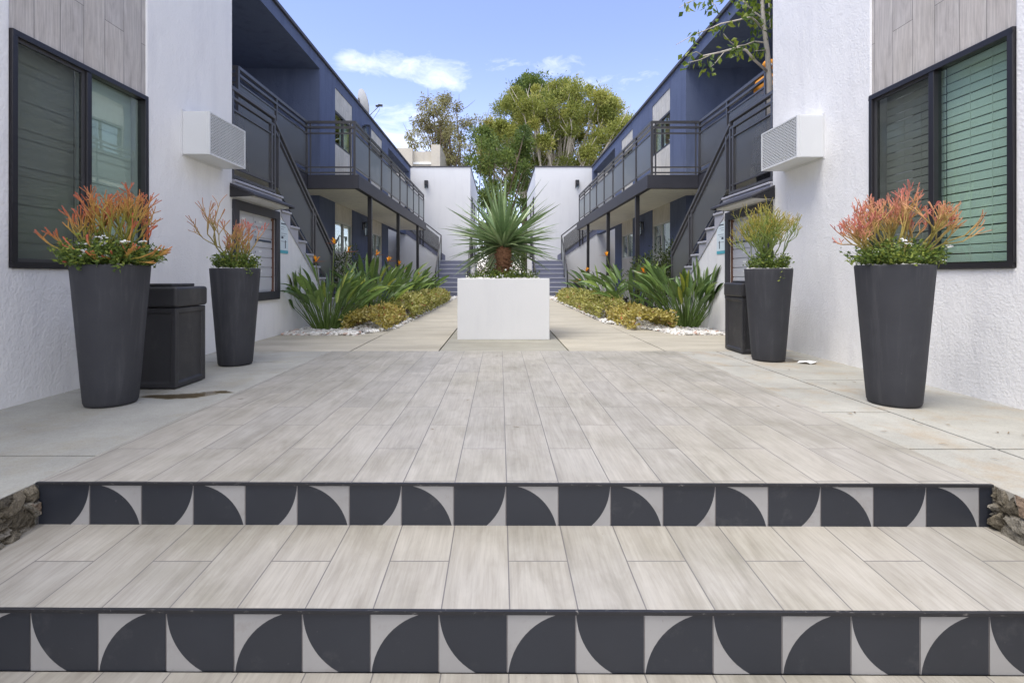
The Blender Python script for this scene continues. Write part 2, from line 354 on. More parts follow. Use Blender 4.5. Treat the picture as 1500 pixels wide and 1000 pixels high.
def slab_set(name, mat, rects, z=0., th=.3):
    mb = MB(); g = .008
    for x0, x1, y0, y1 in rects: mb.box(x0 + g, x1 - g, y0 + g, y1 - g, z - th, z)
    return tag(mb.build(name, mat, None, .002, 1), kind='structure')
WL, WR = -3.04, 3.18
slab_set('pavement', CONC, [(WL-.3, XL, a, b) for a, b in ((-5, 2.35), (2.35, 3.62), (3.62, 4.9), (4.9, 5.6))], -.003, .6)
slab_set('pavement', CONCR, [(XR, XR+.42, a, b) for a, b in ((-5, 2.44), (2.44, 3.1), (3.1, 3.75), (3.75, 4.7), (4.7, 5.6))] +
         [(XR+.42, WR+.3, a, b) for a, b in ((-5, 2.44), (2.44, 4.05), (4.05, 5.6))], -.003, .6)
slab_set('path', CONCB, [(WL-.2, -1.62, 5.6, 7.15), (-1.62, -.66, 5.6, 9.2), (.75, 1.80, 5.6, 9.2), (1.80, WR+.2, 5.6, 7.15), (-.66, .75, 7.8, 9.2),
                         (-1.62, 1.80, 9.2, 12.6), (-1.62, 1.80, 12.6, 16.2), (-1.62, 1.80, 16.2, 20.2), (-2.7, 2.9, 20.2, 25)], -.004, .3)
slab_set('path', CONCD, [(-.66, .75, 5.6, 7.8)], -.004, .3)
mb = MB()
for tri in ([(-1.62, 7.156), (-2.02, 7.156), (-1.62, 8.0)], [(1.80, 7.156), (2.50, 7.156), (1.80, 8.95)]): mb.prism(tri, lambda a, b: (a, b, -.005), lambda a, b: (a, b, -.3))
tag(mb.build('path', CONCB), kind='structure')
mb = MB(); mb.box(-12, -1.61, 7.13, 23, -.5, -.03); mb.box(1.79, 12, 7.13, 23, -.5, -.03); tag(mb.build('soil', SOIL), kind='structure')

# broken stone faces where the pavement ends beside the steps
m, nt = newmat('rough_stone'); p = pos(nt)
vor = nd(nt, 'ShaderNodeTexVoronoi'); vor.inputs['Scale'].default_value = 16; nt.links.new(p, vor.inputs['Vector'])
at = nd(nt, 'ShaderNodeAttribute', attribute_name='tone')
c = ramp(nt, at.outputs['Fac'], [(0, (.11, .095, .07)), (.3, (.30, .26, .19)), (.6, (.40, .37, .31)), (.85, (.50, .46, .38)), (1, (.28, .16, .09))])
c = mixc(nt, 1.0, c, ramp(nt, noise(nt, p, 45, 6, .75), [(.3, (.45, .44, .42)), (.65, (1.1, 1.1, 1.1))]), 'MULTIPLY')
out(nt, principled(nt, c, .9, bump(nt, math_(nt, 'ADD', vor.outputs[0], noise(nt, p, 40, 5, .7)), 1., .05), 0, .3)); STONE = m
for sg, xe in ((-1, XL), (1, XR)):
    rd = random.Random(5 + sg); seeds = [(rd.uniform(.2, 2.05), rd.uniform(-.42, .02), rd.uniform(0, .022), rd.random()) for _ in range(190)]
    ny, nz = 230, 44; V = []; Fc = []; T = []
    for i in range(ny + 1):
        y = .2 + (yf(2.024, xe) - .2) * i / ny
        for j in range(nz + 1):
            z = -.40 + .394 * j / nz; qy = y + .012 * math.sin(z * 60 + y * 9); qz = z + .010 * math.sin(y * 47)
            ds = sorted((math.hypot((qy - a) * .8, (qz - b) * 1.25), h, t) for a, b, h, t in seeds)[:2]
            edge = min(1, (ds[1][0] - ds[0][0]) / .012); top_ = min(1, (nz - j) / 3 + .1)
            x = xe - sg * (-.010 + (ds[0][1] + .010) * edge * top_ + .012 * (1 - j / nz) + rd.uniform(-.0015, .0015))
            V.append((x, y, z + (0 if j < nz else rd.uniform(-.003, .002)))); T.append(ds[0][2] * (.35 + .65 * edge))
    for i in range(ny):
        for j in range(nz):
            a = i * (nz + 1) + j; Fc.append((a, a + 1, a + nz + 2, a + nz + 1))
    o = soup('stone_kerb', V, Fc, T, STONE, None, False); tag(o, kind='structure')

# ------------------------------------------------------------------ tiled steps
st = thing('tiled_steps', (0, 1.557, -.38), 'pair of entry steps with wood look treads and dark crescent patterned tile risers', 'steps')
mb = MB()
mb.face([(XL, yf(1.557, XL), -.192), (XR, yf(1.557, XR), -.192), (XR, yf(2.03, XR), -.166), (XL, yf(2.03, XL), -.166)])
mb.build('tread', PLANKT, st)
def riser(y0, zb, zt, x_ref, per, even, flip, xa, xb, name):
    mb = MB(); H = (zt - zb) / per; n = 14
    xx = lambda x, dy=0: (x, yf(y0, x) + dy)
    mb.face([(*xx(xa, .003), zb), (*xx(xb, .003), zb), (*xx(xb, .003), zt), (*xx(xa, .003), zt)], 2)
    k0 = math.floor((xa - x_ref) / per) - 1
    for k in range(k0, k0 + int((xb - xa) / per) + 4):
        L = x_ref + k * per + .0019; w = per - .0038
        if (k % 2 == 0) == even:    # disc about the upper corner
            arc = [(math.sqrt(max(0, 1 - (1 - v) ** 2)), v) for v in [1 - H * i / n for i in range(n + 1)]]
            arc[0] = (0.0, 1) if False else arc[0]
            arc = [(math.sqrt(max(0., 1 - t * t)), 1 - t) for t in [H * i / n for i in range(n + 1)]]
            dark = [(0, 1)] + arc + [(0, 1 - H)]; light = arc + [(1, 1 - H)]
        else:
            arc = [(math.sin(a), math.cos(a)) for a in [math.acos(1 - H) * i / n for i in range(n + 1)]]
            dark = [(0, 1 - H)] + arc; light = [(1, 1)] + arc + [(1, 1 - H)]
        for poly, mi in ((dark, 0), (light, 1)):
            q = []
            for u, v in poly:
                X = L + (1 - u if flip else u) * w; X = min(max(X, xa), xb); q.append((X, yf(y0, X), zt - (1 - v) * per))
            q = [a for i, a in enumerate(q) if i == 0 or (Vector(a) - Vector(q[i-1])).length > 1e-5]
            if len(q) > 2 and max(a[0] for a in q) - min(a[0] for a in q) > .002: mb.face(q, mi)
    bmesh.ops.delete(mb.bm, geom=[f for f in mb.bm.faces if f.calc_area() < 1e-6], context='FACES')
    return mb.build(name, [TILED, TILEL, GROUT], st)
riser(1.557, -.38, -.198, .0225, .2055, False, True, XL, XR, 'riser')
riser(2.03, -.166, -.008, .024, .2045, False, False, XL, XR, 'riser')
for y0, z in ((1.557, -.192), (2.03, 0)):
    mb = MB(); xs = np.linspace(XL, XR, 24)
    for a, b in zip(xs[:-1], xs[1:]):
        mb.bar((a, yf(y0, a) - .002, z - .0045 + random.uniform(-.0004, .0004)), (b, yf(y0, b) - .002, z - .0045), .012, .0105)
    mb.build('edge_trim', TRIM, st)

# ------------------------------------------------------------------ the two sides of the court
CX = .07
SIDE = {-1: dict(c=5.90, st=0., at='satellite dish side', n='below the satellite dish'), 1: dict(c=6.05, st=.12, at='potted tree side', n='by the orange object')}
YC1 = 11.7
def window_near(parent, s, u, y0, y1, z0, z1, screen_far):
    ux = lambda q: CX + s * q
    fr = MB(); t = .038
    for a, b, c, d in ((y0, y1, z0, z0+t), (y0, y1, z1-t, z1), (y0, y0+t, z0+t, z1-t), (y1-t, y1, z0+t, z1-t)):
        fr.box(ux(u-.018), ux(u+.055), a, b, c, d)
    ym = y0 + (y1 - y0) * .49
    fr.box(ux(u-.012), ux(u+.05), ym-.023, ym+.023, z0+t, z1-t)
    w = fr.build('window', BLACK, parent, .004, 2)
    ya, yb = (ym+.023, y1-t) if screen_far else (y0+t, ym-.023)
    yc, yd = (y0+t, ym-.023) if screen_far else (ym+.023, y1-t)
    sf = MB(); q = .022                                  # sliding sash with its own slim frame
    for a, b, c, d in ((ya, yb, z0+t, z0+t+q), (ya, yb, z1-t-q, z1-t), (ya, ya+q, z0+t+q, z1-t-q), (yb-q, yb, z0+t+q, z1-t-q)):
        sf.box(ux(u+.006), ux(u+.032), a, b, c, d)
    sf.build('sash', RAIL, w)
    g = MB(); g.box(ux(u+.016), ux(u+.020), ya+q, yb-q, z0+t+q, z1-t-q); g.build('pane', SCREEN, w)
    g = MB(); g.box(ux(u+.024), ux(u+.028), yc, yd, z0+t, z1-t); g.build('pane', GREEN_GLASS if screen_far else GREY_GLASS, w)
    b = MB(); z = z1 - .05; k = 0
    while z > z0 + .06:
        tl = .021
        for a, c in ((y0+.055, ym-.01), (ym+.01, y1-.055)):
            jz = math.sin(k * 1.7 + a) * .0012; zt_ = (k % 2) * .0006
            b.bar((ux(u+.105), a, z+jz), (ux(u+.105), c, z+jz), .012, .0535 if screen_far else .0645)
        z -= .062; k += 1
    for yy in ((y0+.25, ym-.2, ym+.22, y1-.25) if screen_far else ()): b.box(ux(u+.094), ux(u+.096), yy-.002, yy+.002, z0+.06, z1-.04)
    b.build('blind', BLIND, w)
    return w

for s in (-1, 1):
    S = SIDE[s]; ux = lambda q, s=s: CX + s * q
    U = 3.11; yc = S['c']
    dish = s < 0
    # ---- tall white block beside the steps
    bl = thing('corner_building', (ux(U + 2), 2.0, 0), 'tall white stucco block with %s and plank cladding over its window' % ('a sheer grey blind' if dish else 'green tinted blinds'), 'building')
    wy0, wy1, wz0, wz1 = (3.22, 4.47, .86, 2.35) if dish else (3.20, 4.45, .86, 2.35)
    my0, my1, mz0, mz1 = yc + .10, yc + 1.10, .60, 1.58
    mb = MB(); mb.wall('x', ux(U), s * .22, -4, yc, -.6, 6.2, [(wy0, wy1, wz0, 6.1)])
    mb.box(ux(U+.22), ux(U+4), yc-.2, yc, -.6, 6.2)
    mb.box(ux(U+.22), ux(U+4), -4, -3.8, -.6, 6.2); mb.box(ux(U+.22), ux(U+4), -3.8, yc-.2, 6.0, 6.15)
    mb.build('wall', WHITE, bl, .012, 2)
    mb = MB(); mb.box(ux(U+.012), ux(U+.10), wy0, wy1, wz1, 6.1); mb.build('cladding', CLAD, bl)
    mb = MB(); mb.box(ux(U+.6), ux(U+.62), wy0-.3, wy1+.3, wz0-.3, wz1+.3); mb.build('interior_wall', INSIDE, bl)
    window_near(bl, s, U, wy0, wy1, wz0, wz1, not dish)

    # ---- stair flight by the mail boxes
    rise, run, n1 = .188, .30, 10
    y_top = yc + 1.30; zL = 1.88
    sw = thing('staircase', (ux(U + .5), y_top + 1.4, 0), 'grey stair with white stucco flank rising over the mail boxes, %s' % S['n'], 'staircase')
    prof = [(y_top, zL)]; y, z = y_top, zL
    for k in range(n1):
        prof.append((y, z - rise)) if k else prof.append((y, z - rise))
        z -= rise
        if k < n1 - 1:
            y += run; prof.append((y, z))
    prof = [(y_top, zL)]
    for k in range(n1):
        yk = y_top + run * k; zk = zL - rise * k
        if k: prof.append((yk, zk))
        prof.append((yk, max(zk - rise, -.02))) if k == n1 - 1 else prof.append((yk, zk - rise))
    # outline of the stepped core: down the steps, back along the sloping underside
    core = prof + [(y_top + run * (n1 - 1) - .06, -.02), (y_top, zL - .245)]
    mb = MB(); mb.prism(core, lambda a, b: (ux(U - .012), a, b), lambda a, b: (ux(4.0), a, b)); mb.build('stringer', STEP, sw)
    for k in range(n1):
        yk = y_top + run * k; zk = zL - rise * k
        mb = MB(); mb.box(ux(U-.03), ux(4.0), yk - (.30 if k else .02), yk + .022, zk + .001, zk + .034)
        mb.build('tread', STEP, sw, .006, 2)
    flank = [(y_top, zL - .24), (y_top + run * (n1 - 1) - .055, -.02), (y_top + run * (n1 - 1) - .055, -.5), (y_top, -.5)]
    mb = MB(); mb.prism(flank, lambda a, b: (ux(U), a, b), lambda a, b: (ux(U + .2), a, b)); mb.build('flank_wall', WHITE, sw)
    mb = MB(); mb.wall('x', ux(U), s * .2, yc + .001, y_top - .0005, -.5, zL - .12, [(my0, my1, mz0, mz1)]); mb.build('wall', WHITE, sw)
    mb = MB(); mb.box(ux(U - .02), ux(5.6), yc + .002, y_top - .002, zL - .12, zL); mb.box(ux(U-.035), ux(4.0), yc + .002, y_top + .02, zL + .001, zL + .03); mb.build('landing', STEP, sw, .005, 1)
    mb = MB()                                            # upper flight turning away to the balcony
    for k in range(5): mb.box(ux(4.02 + .28 * k), ux(5.7), yc + .05, y_top - .05, zL + .19 * k + .002, zL + .19 * (k + 1) + .002)
    mb.build('upper_flight', STEP, sw)

    # ---- mail boxes
    mp = thing('mailbox_panel', (ux(U), (my0 + my1) / 2, mz0), 'wall recess of grey mail boxes in a wide black frame, %s' % ('nearest the satellite dish' if dish else 'behind the green spiky planter'), 'mailboxes')
    mb = MB(); w = .125
    for a, b, c, d in ((my0-w+.02, my1+w-.02, mz0-w+.02, mz0), (my0-w+.02, my1+w-.02, mz1, mz1+w-.02), (my0-w+.02, my0, mz0, mz1), (my1, my1+w-.02, mz0, mz1)):
        mb.box(ux(U-.035), ux(U+.002), a, b, c, d)
    mb.build('frame', CHAR, mp, .005, 2)
    mb = MB(); mb.box(ux(U+.004), ux(U+.062), my1-.014, my1-.001, mz0+.001, mz1-.001); mb.build('timber_liner', WOOD, mp); mb = MB(); mb.box(ux(U+.004), ux(U+.062), my0+.001, my0+.014, mz0+.001, mz1-.001); mb.build('timber_liner', WOOD, mp)
    mb = MB(); mb.box(ux(U+.040), ux(U+.062), my0+.014, my1-.014, mz0+.002, mz1-.002); mb.build('back_plate', MAILG, mp)
    ca, cb, cc = my0 + .02, my0 + .46, my1 - .02
    doors = []
    zz = mz1 - .03
    for i in range(6):
        doors.append((ca, cb - .006, zz - .125, zz - .006)); doors.append((cb, cc, zz - .125, zz - .006)); zz -= .125
    doors.append((ca, cb - .006, mz0 + .02, zz - .008)); doors.append((cb, cc, mz0 + .02, zz - .008))
    for i, (a, b, c, d) in enumerate(doors):
        mb = MB(); mb.box(ux(U+.024), ux(U+.0395), a+.004, b-.004, c+.003, d-.003)
        if i < 12:
            mb.mi = 1; mb.box(ux(U+.0225), ux(U+.0235), a + .03, a + .048, (c+d)/2 - .012, (c+d)/2 + .012)
            mb.mi = 2; mb.box(ux(U+.0228), ux(U+.0235), a + .14, a + .22, c + .06, c + .085)
            if i == 5: mb.mi = 1; mb.box(ux(U+.016), ux(U+.0233), a + .04, b - .04, d - .045, d - .02)
        mb.build('door', [MAILG, INK, PAPER], mp, .003, 1)

    # ---- awning over the mail boxes
    aw = thing('awning', (ux(U), yc + .5, 1.70), 'small black sloping awning over the %s mail boxes' % ('satellite dish side' if dish else 'potted tree side'), 'awning')
    a0, a1 = yc - .06, yc + 1.12
    mb = MB(); prof = [(U, 1.86), (U - .27, 1.745), (U - .27, 1.715), (U, 1.83)]
    mb.prism(prof, lambda a, b: (ux(a), a0, b), lambda a, b: (ux(a), a1, b)); mb.build('roof', CHAR, aw, .004, 1)
    for yy in (a0, a1 - .03):
        mb = MB(); mb.prism([(U, 1.829), (U - .265, 1.7145), (U, 1.70)], lambda a, b: (ux(a), yy, b), lambda a, b: (ux(a), yy + .03, b)); mb.build('end_cheek', BLACK, aw)
    mb = MB(); mb.prism([(U, 1.702), (U - .20, 1.712), (U - .20, 1.735), (U, 1.80)], lambda a, b: (ux(a), a0 + .031, b), lambda a, b: (ux(a), a1 - .031, b)); mb.build('soffit', WHITE_SMOOTH, aw)

    # ---- notice
    n0, n1_, nz0, nz1 = yc + 1.25, yc + 1.54, 1.08, 1.58
    no = thing('notice', (ux(U), (n0 + n1_) / 2, nz0), 'pale blue notice with a teal foot taped beside the mail boxes, %s' % S['at'], 'notice')
    mb = MB(); mb.box(ux(U-.006), ux(U-.003), n0, n1_, nz0+.09, nz1); mb.build('sheet', PALEBLUE, no)
    mb = MB(); mb.box(ux(U-.0062), ux(U-.003), n0, n1_, nz0+.045, nz0+.0895); mb.build('foot_band', TEAL, no)
    mb = MB()
    for i, zz in enumerate((1.53, 1.49, 1.46, 1.40, 1.37, 1.34, 1.29)):
        mb.box(ux(U-.0075), ux(U-.0062), n0+.05, n1_ - .05 - .05 * ((i * 7) % 3), zz, zz + (.016 if i == 0 else .004))
    mb.box(ux(U-.0075), ux(U-.0062), n1_-.11, n1_-.085, 1.20, 1.31); mb.box(ux(U-.0075), ux(U-.0062), n0+.06, n0+.12, 1.33, 1.36)
    mb.build('print', INK, no)

    # ---- air conditioner
    ay0 = 4.97 if dish else 5.09; ay1 = ay0 + .70; az0, az1 = 1.975, 2.388
    ac = thing('air_conditioner', (ux(U), (ay0+ay1)/2, az0), 'white through wall air conditioner box above the mail boxes, %s' % S['at'], 'air conditioner')
    mb = MB(); mb.box(ux(U-.235), ux(U+.1), ay0, ay1, az0, az1); mb.build('case', ACW, ac, .006, 2)
    mb = MB(); mb.box(ux(U-.005), ux(U+.05), ay0-.018, ay1+.018, az0-.018, az1+.018); mb.build('wall_collar', WHITE_SMOOTH, ac)
    gm = MB(); gz = az0 + .022; k = 0
    for a, b, c, d in ((ay0, ay1, az0, az0+.014), (ay0, ay1, az1-.014, az1), (ay0, ay0+.014, az0+.014, az1-.014), (ay1-.014, ay1, az0+.014, az1-.014)): gm.box(ux(U-.262), ux(U-.2355), a, b, c, d)
    nrow = 26; dz = (az1 - az0 - .028) / nrow
    for k in range(nrow + 1):                              # expanded metal: crossing zigzag strands
        z = az0 + .014 + dz * k; ph = (k % 2) * .5
    ncol = 26; dy = (ay1 - ay0 - .028) / ncol
    for k in range(nrow):
        for j in range(ncol):
            ya_, yb_ = ay0 + .014 + dy * j, ay0 + .014 + dy * (j + 1); zl, zh = az0 + .014 + dz * k, az0 + .014 + dz * (k + 1)
            up = (j + k) % 2 == 0
            gm.bar((ux(U-.256), ya_, zl if up else zh), (ux(U-.256), yb_, zh if up else zl), .006, .0068)
    gm.build('grille', ACW, ac, weld=False)
    mb = MB(); mb.box(ux(U-.246), ux(U-.2352), ay0+.012, ay1-.012, az0+.012, az1-.012); mb.build('coil', ACDARK, ac)

    # ---- railing of landing and stair
    rl = thing('stair_railing', (ux(U + .04), y_top, zL), 'charcoal stair railing with perforated panels running down past the mail boxes, %s' % S['at'], 'railing')
    ur = U + .03; zt = 2.955
    mb = MB()
    mb.bar((ux(ur), yc - .02, zt), (ux(ur), y_top - .15, zt), .06, .045); mb.bar((ux(ur), yc - .02, zt - .105), (ux(ur), y_top - .15, zt - .105), .045, .035)
    mb.build('handrail', RAIL, rl, .004, 1)
    yb0 = y_top - .15; ye = y_top + 2.30
    zr = lambda y: zt - .05 - .655 * (y - yb0)
    mb = MB(); mb.bar((ux(ur), yb0, zr(yb0)), (ux(ur), ye, zr(ye)), .06, .05); mb.build('handrail', RAIL, rl, .004, 1)
    mb = MB(); mb.bar((ux(ur), yb0 + .03, zr(yb0) - .12), (ux(ur), ye, zr(ye) - .10), .035, .03)
    mb.bar((ux(ur), yb0 + .2, 1.88), (ux(ur), ye, zr(ye) - .74), .035, .035)
    mb.bar((ux(ur), yc, 1.955), (ux(ur), yb0, 1.955), .045, .035); mb.bar((ux(ur), yc, 2.06), (ux(ur), yb0, 2.06), .03, .022); mb.bar((ux(ur), yc, 2.72), (ux(ur), yb0, 2.72), .03, .022)
    mb.build('rail_bars', RAIL, rl)
    for yy, z0, z1 in ((yc + .04, 1.90, zt), (yb0, 1.78, zt + .03), (yb0 - .09, 1.96, 2.85), (yb0 + .13, 2.03, zr(yb0 + .13)), (yb0 + 1.45, zr(yb0 + 1.45) - .95, zr(yb0 + 1.45)), (yb0 + 1.56, zr(yb0 + 1.56) - .95, zr(yb0 + 1.56)), (ye, zr(ye) - .85, zr(ye) + .02)):
        mb = MB(); mb.box(ux(ur-.02), ux(ur+.02), yy-.02, yy+.02, z0, z1); mb.build('post', RAIL, rl)
    mb = MB(); mb.box(ux(ur+.003), ux(ur+.007), yc + .07, yb0 - .11, 2.075, 2.705); mb.build('mesh_panel', MESHM, rl)
    for p0, p1 in ((yb0 + .15, yb0 + 1.43), (yb0 + 1.58, ye - .02)):
        mb = MB(); mb.prism([(p0, zr(p0) - .15), (p1, zr(p1) - .15), (p1, zr(p1) - .72), (p0, max(zr(p0) - .80, 0))], lambda a, b: (ux(ur+.003), a, b), lambda a, b: (ux(ur+.007), a, b)); mb.build('mesh_panel', MESHM, rl)

    # ---- navy two storey wing with its balcony
    UW, UB = 4.13, 2.97; FZ0, FZ1, ZE, ZT = 2.61, 2.89, 5.48, 5.75
    yB0, yB1 = 10.68, 20.5; yW1 = 23.6
    wg = thing('apartment_wing', (ux(UW + 3), 15, 0), 'navy two storey apartment wing with a long balcony, %s' % ('under the satellite dish' if dish else 'behind the potted tree'), 'building')
    A = ((12.8, 14.3), (16.4, 17.9))
    win = [(a + .02, b - .02, z0, z1) for a, b in A for z0, z1 in ((1.38, 2.2), (4.08, 4.92))]
    mb = MB(); holes = [(a, b, -.5, ZE - .02) for a, b in A] + [(18.9, 23.3, -.5, FZ0), (18.9, 23.3, FZ1, ZE)]
    mb.wall('x', ux(UW), s * .2, YC1, yW1, -.5, ZT - .03, holes); 
    mb.wall('x', ux(UW), s * .2, yc + .02, YC1, ZE, ZT - .03)
    mb.wall('y', YC1, .2, min(ux(UW + .2), ux(9)), max(ux(UW + .2), ux(9)), -.5, ZE)
    mb.wall('y', 18.9, -.2, min(ux(UW + .2), ux(9)), max(ux(UW + .2), ux(9)), -.5, ZE)
    mb.box(ux(8.8), ux(9), yc + .02, YC1, -.5, ZE)
    mb.box(ux(UW+.2), ux(9), yc + .02, yW1, ZE, ZE + .12)
    mb.build('wall', NAVY, wg)
    mb = MB(); mb.wall('y', 23.35, .2, min(ux(UW), ux(9)), max(ux(UW), ux(9)), -.5, FZ0); mb.box(ux(5.4), ux(5.55), 18.92, 23.3, -.5, FZ0); mb.build('recess_wall', WHITE_SMOOTH, wg)
    for a, b in A:
        mb = MB(); mb.wall('x', ux(UW+.015), s * .12, a, b, -.5, ZE - .02, [h for h in win if a < h[0] < b]); mb.build('cladding', CLADP, wg)
    for a, b, z0, z1 in win:
        fr = MB(); t = .05; yb_ = (a + b) / 2
        for q in ((a, b, z0, z0+t), (a, b, z1-t, z1), (a, a+t, z0+t, z1-t), (b-t, b, z0+t, z1-t), (yb_-.03, yb_+.03, z0+t, z1-t)): fr.box(ux(UW+.02), ux(UW+.08), *q)
        w = fr.build('window', FRAMEW if z0 < 3 else BLACK, wg)
        m2 = MB(); m2.box(ux(UW+.05), ux(UW+.054), yb_+.03, b-t, z0+t, z1-t); m2.box(ux(UW+.05), ux(UW+.054), a+t, yb_-.03, z0+t, z1-t); m2.build('pane', HAZEGLASS, w)
        m2 = MB(); m2.box(ux(UW+.13), ux(UW+.135), yb_ if dish or z0 > 3 else a, b if dish or z0 > 3 else yb_, z0, z1); m2.build('curtain', CURTAIN, w)
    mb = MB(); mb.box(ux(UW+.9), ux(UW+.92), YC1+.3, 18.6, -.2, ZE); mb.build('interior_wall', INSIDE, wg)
    mb = MB(); mb.box(ux(UW-.05), ux(9), yc + .02, yW1 + .05, ZT-.03, ZT+.03); mb.build('roof', ROOFM, wg)
    mb = MB(); mb.box(ux(UB+.10), ux(UW), yB0+.10, yB1, FZ0+.012, FZ1-.002); mb.box(ux(UW), ux(9), yc+1.9, YC1, FZ0+.012, FZ1-.002); mb.build('balcony_slab', SOFFIT, wg)
    mb = MB(); mb.box(ux(UB), ux(UB+.0995), yB0, yB1, FZ0, FZ1); mb.box(ux(UB+.0995), ux(4.02), yB0, yB0+.0995, FZ0, FZ1)
    mb.box(ux(4.02), ux(4.11), yc + 1.9, yB0+.0995, FZ0, FZ1); mb.build('fascia', CHAR, wg, .006, 1)
    for py_ in ((11.9, 15.2, 18.8) if dish else (11.75, 14.9, 18.3)):
        mb = MB(); mb.box(ux(UB+.03), ux(UB+.12), py_-.045, py_+.045, -.4, FZ0 + .01); mb.build('post', BLACK, wg, .004, 1)
    mb = MB(); mb.box(ux(5.0), ux(5.3), 21, 21.9, -.2, 2.1); mb.build('door', BLACK, wg)

    # ---- balcony railing
    br = thing('balcony_railing', (ux(UB + .1), yB0 + .05, FZ1), 'charcoal balcony railing of long perforated panels along the navy wing, %s' % S['at'], 'railing')
    ub, ui, zt2 = UB + .10, 4.06, FZ1 + 1.09; y0 = yB0 + .04; yi = yc + 2.0
    legs = [((ub, y0), (ub, yB1 - .05)), ((ub, y0), (ui, y0)), ((ui, y0), (ui, yi)), ((ui, yi), (5.4, yi))]
    mb = MB()
    for (a, b), (c, d) in legs:
        for dz_, h_ in ((0, .05), (-.11, .04)): mb.bar((ux(a), b, zt2 + dz_), (ux(c), d, zt2 + dz_), .05, h_)
    mb.build('handrail', RAIL, br)
    mb = MB()
    for i, ((a, b), (c, d)) in enumerate(legs):
        for z_ in (FZ1 + .05, FZ1 + .16, zt2 - .23): mb.bar((ux(a), b, z_), (ux(c), d, z_), .03, .028)
    mb.build('rail_bars', RAIL, br)
    def post(u_, y_, w_=.022):
        m2 = MB(); m2.box(ux(u_-w_), ux(u_+w_), y_-w_, y_+w_, FZ1+.001, zt2+.02); m2.build('post', RAIL, br)
    def panel(a, b):
        m2 = MB(); q = Vector((b[0]-a[0], b[1]-a[1])).normalized() * .06; n = Vector((-q.y, q.x)).normalized() * .002
        c, d = (a[0]+q.x, a[1]+q.y), (b[0]-q.x, b[1]-q.y)
        poly = [(c[0]+n.x, c[1]+n.y), (d[0]+n.x, d[1]+n.y), (d[0]-n.x, d[1]-n.y), (c[0]-n.x, c[1]-n.y)]
        m2.prism(poly, lambda x, y: (ux(x), y, FZ1 + .175), lambda x, y: (ux(x), y, zt2 - .245)); m2.build('mesh_panel', MESHM, br)
    N = 8; ys = [y0 + (yB1 - .05 - y0) * k / N for k in range(N + 1)]
    for k in range(N): panel((ub, ys[k]), (ub, ys[k+1]))
    for yy in ys: post(ub, yy)
    post(ui, y0); post(ui, yi + 1.35); post(ui, yi); post(ub + .08, y0, .012); post(ui - .08, y0, .012)
    panel((ui, yi), (ui, yi + 1.35)); panel((ui, yi + 1.35), (ui, y0)); panel((ui, yi), (5.4, yi))

    # ---- far stair and end block
    fs = thing('far_staircase', (ux(1.95), 21, 0), 'slate blue stair climbing to a landing before the white end block, %s' % S['at'], 'staircase')
    fu0, fu1 = (1.30, 2.63); n, r_ = 8, .185
    for k in range(n):
        mb = MB(); mb.box(ux(fu0), ux(fu1), 20.4 + .26 * k, 23.6, r_ * k - (.3 if k == 0 else 0), r_ * (k + 1) - .031); mb.build('step', FARSTEP, fs)
        mb = MB(); mb.box(ux(fu0), ux(fu1), 20.385 + .26 * k, 20.66 + .26 * k, r_ * (k + 1) - .03, r_ * (k + 1)); mb.build('nosing', NOSE, fs)
    z0 = n * r_
    for k in range(8):
        mb = MB(); mb.box(ux(fu1 + .22 * k), ux(fu1 + 1.9), 22.5, 23.6, z0 + .17 * k - (.2 if k == 0 else 0), z0 + .17 * (k + 1)); mb.build('step', FARSTEP, fs)
    mb = MB(); mb.prism([(fu1 - .2, z0 - .05), (fu1 + 1.6, z0 + 1.22), (fu1 + 1.9, z0 + 1.22), (fu1 + 1.9, z0 + 1.42), (fu1 + 1.5, z0 + 1.42), (fu1 - .2, z0 + .22)], lambda a, b: (ux(a), 22.44, b), lambda a, b: (ux(a), 22.499, b)); mb.build('stringer', FARSTEP, fs)
    mb = MB(); mb.prism([(fu1 + .003, -.3), (fu1 + 1.9, -.3), (fu1 + 1.9, z0 + 1.22), (fu1 + 1.6, z0 + 1.21), (fu1 + .003, z0 + .08)], lambda a, b: (ux(a), 22.46, b), lambda a, b: (ux(a), 22.7, b)); mb.build('wall', WHITE_SMOOTH, fs)
    mb = MB(); mb.box(ux(fu0 - .12), ux(fu0 - .003), 22.0, 23.6, -.3, z0 + .1); mb.build('wall', WHITE_SMOOTH, fs)
    fr = thing('far_stair_railing', (ux(fu1), 21, 0), 'black railing of the slate blue far stair, %s' % S['at'], 'railing')
    mb = MB()
    mb.bar((ux(fu1-.03), 20.45, .98), (ux(fu1-.03), 22.42, z0 + 1.07), .05, .045); mb.bar((ux(fu1-.03), 22.42, z0 + 1.07), (ux(fu1+1.55), 22.42, z0 + 2.3), .05, .045)
    mb.build('handrail', BLACK, fr); mb = MB()
    mb.bar((ux(fu0+.03), 20.45, .98), (ux(fu0+.03), 22.42, z0 + 1.07), .05, .045); mb.bar((ux(fu0+.03), 22.42, z0 + 1.07), (ux(fu0+.03), 23.5, z0 + 1.07), .05, .045)
    mb.build('handrail', BLACK, fr)
    for u_, y_, a, b in ((fu1-.03, 20.45, 0, 1.0), (fu1-.03, 21.4, .6, 1.75), (fu1-.03, 22.42, 1.3, z0+1.09), (fu1+.75, 22.42, z0+.6, z0+1.65), (fu1+.88, 22.42, z0+.7, z0+1.75), (fu1+1.55, 22.42, z0+1.2, z0+2.3), (fu0+.03, 20.45, 0, 1.0), (fu0+.03, 21.4, .6, 1.75), (fu0+.03, 22.42, 1.3, z0+1.09), (fu0+.03, 23.0, z0, z0+1.09), (fu0+.03, 23.5, z0, z0+1.09)):
        mb = MB(); mb.box(ux(u_-.022), ux(u_+.022), y_-.022, y_+.022, a, b); mb.build('post', BLACK, fr)
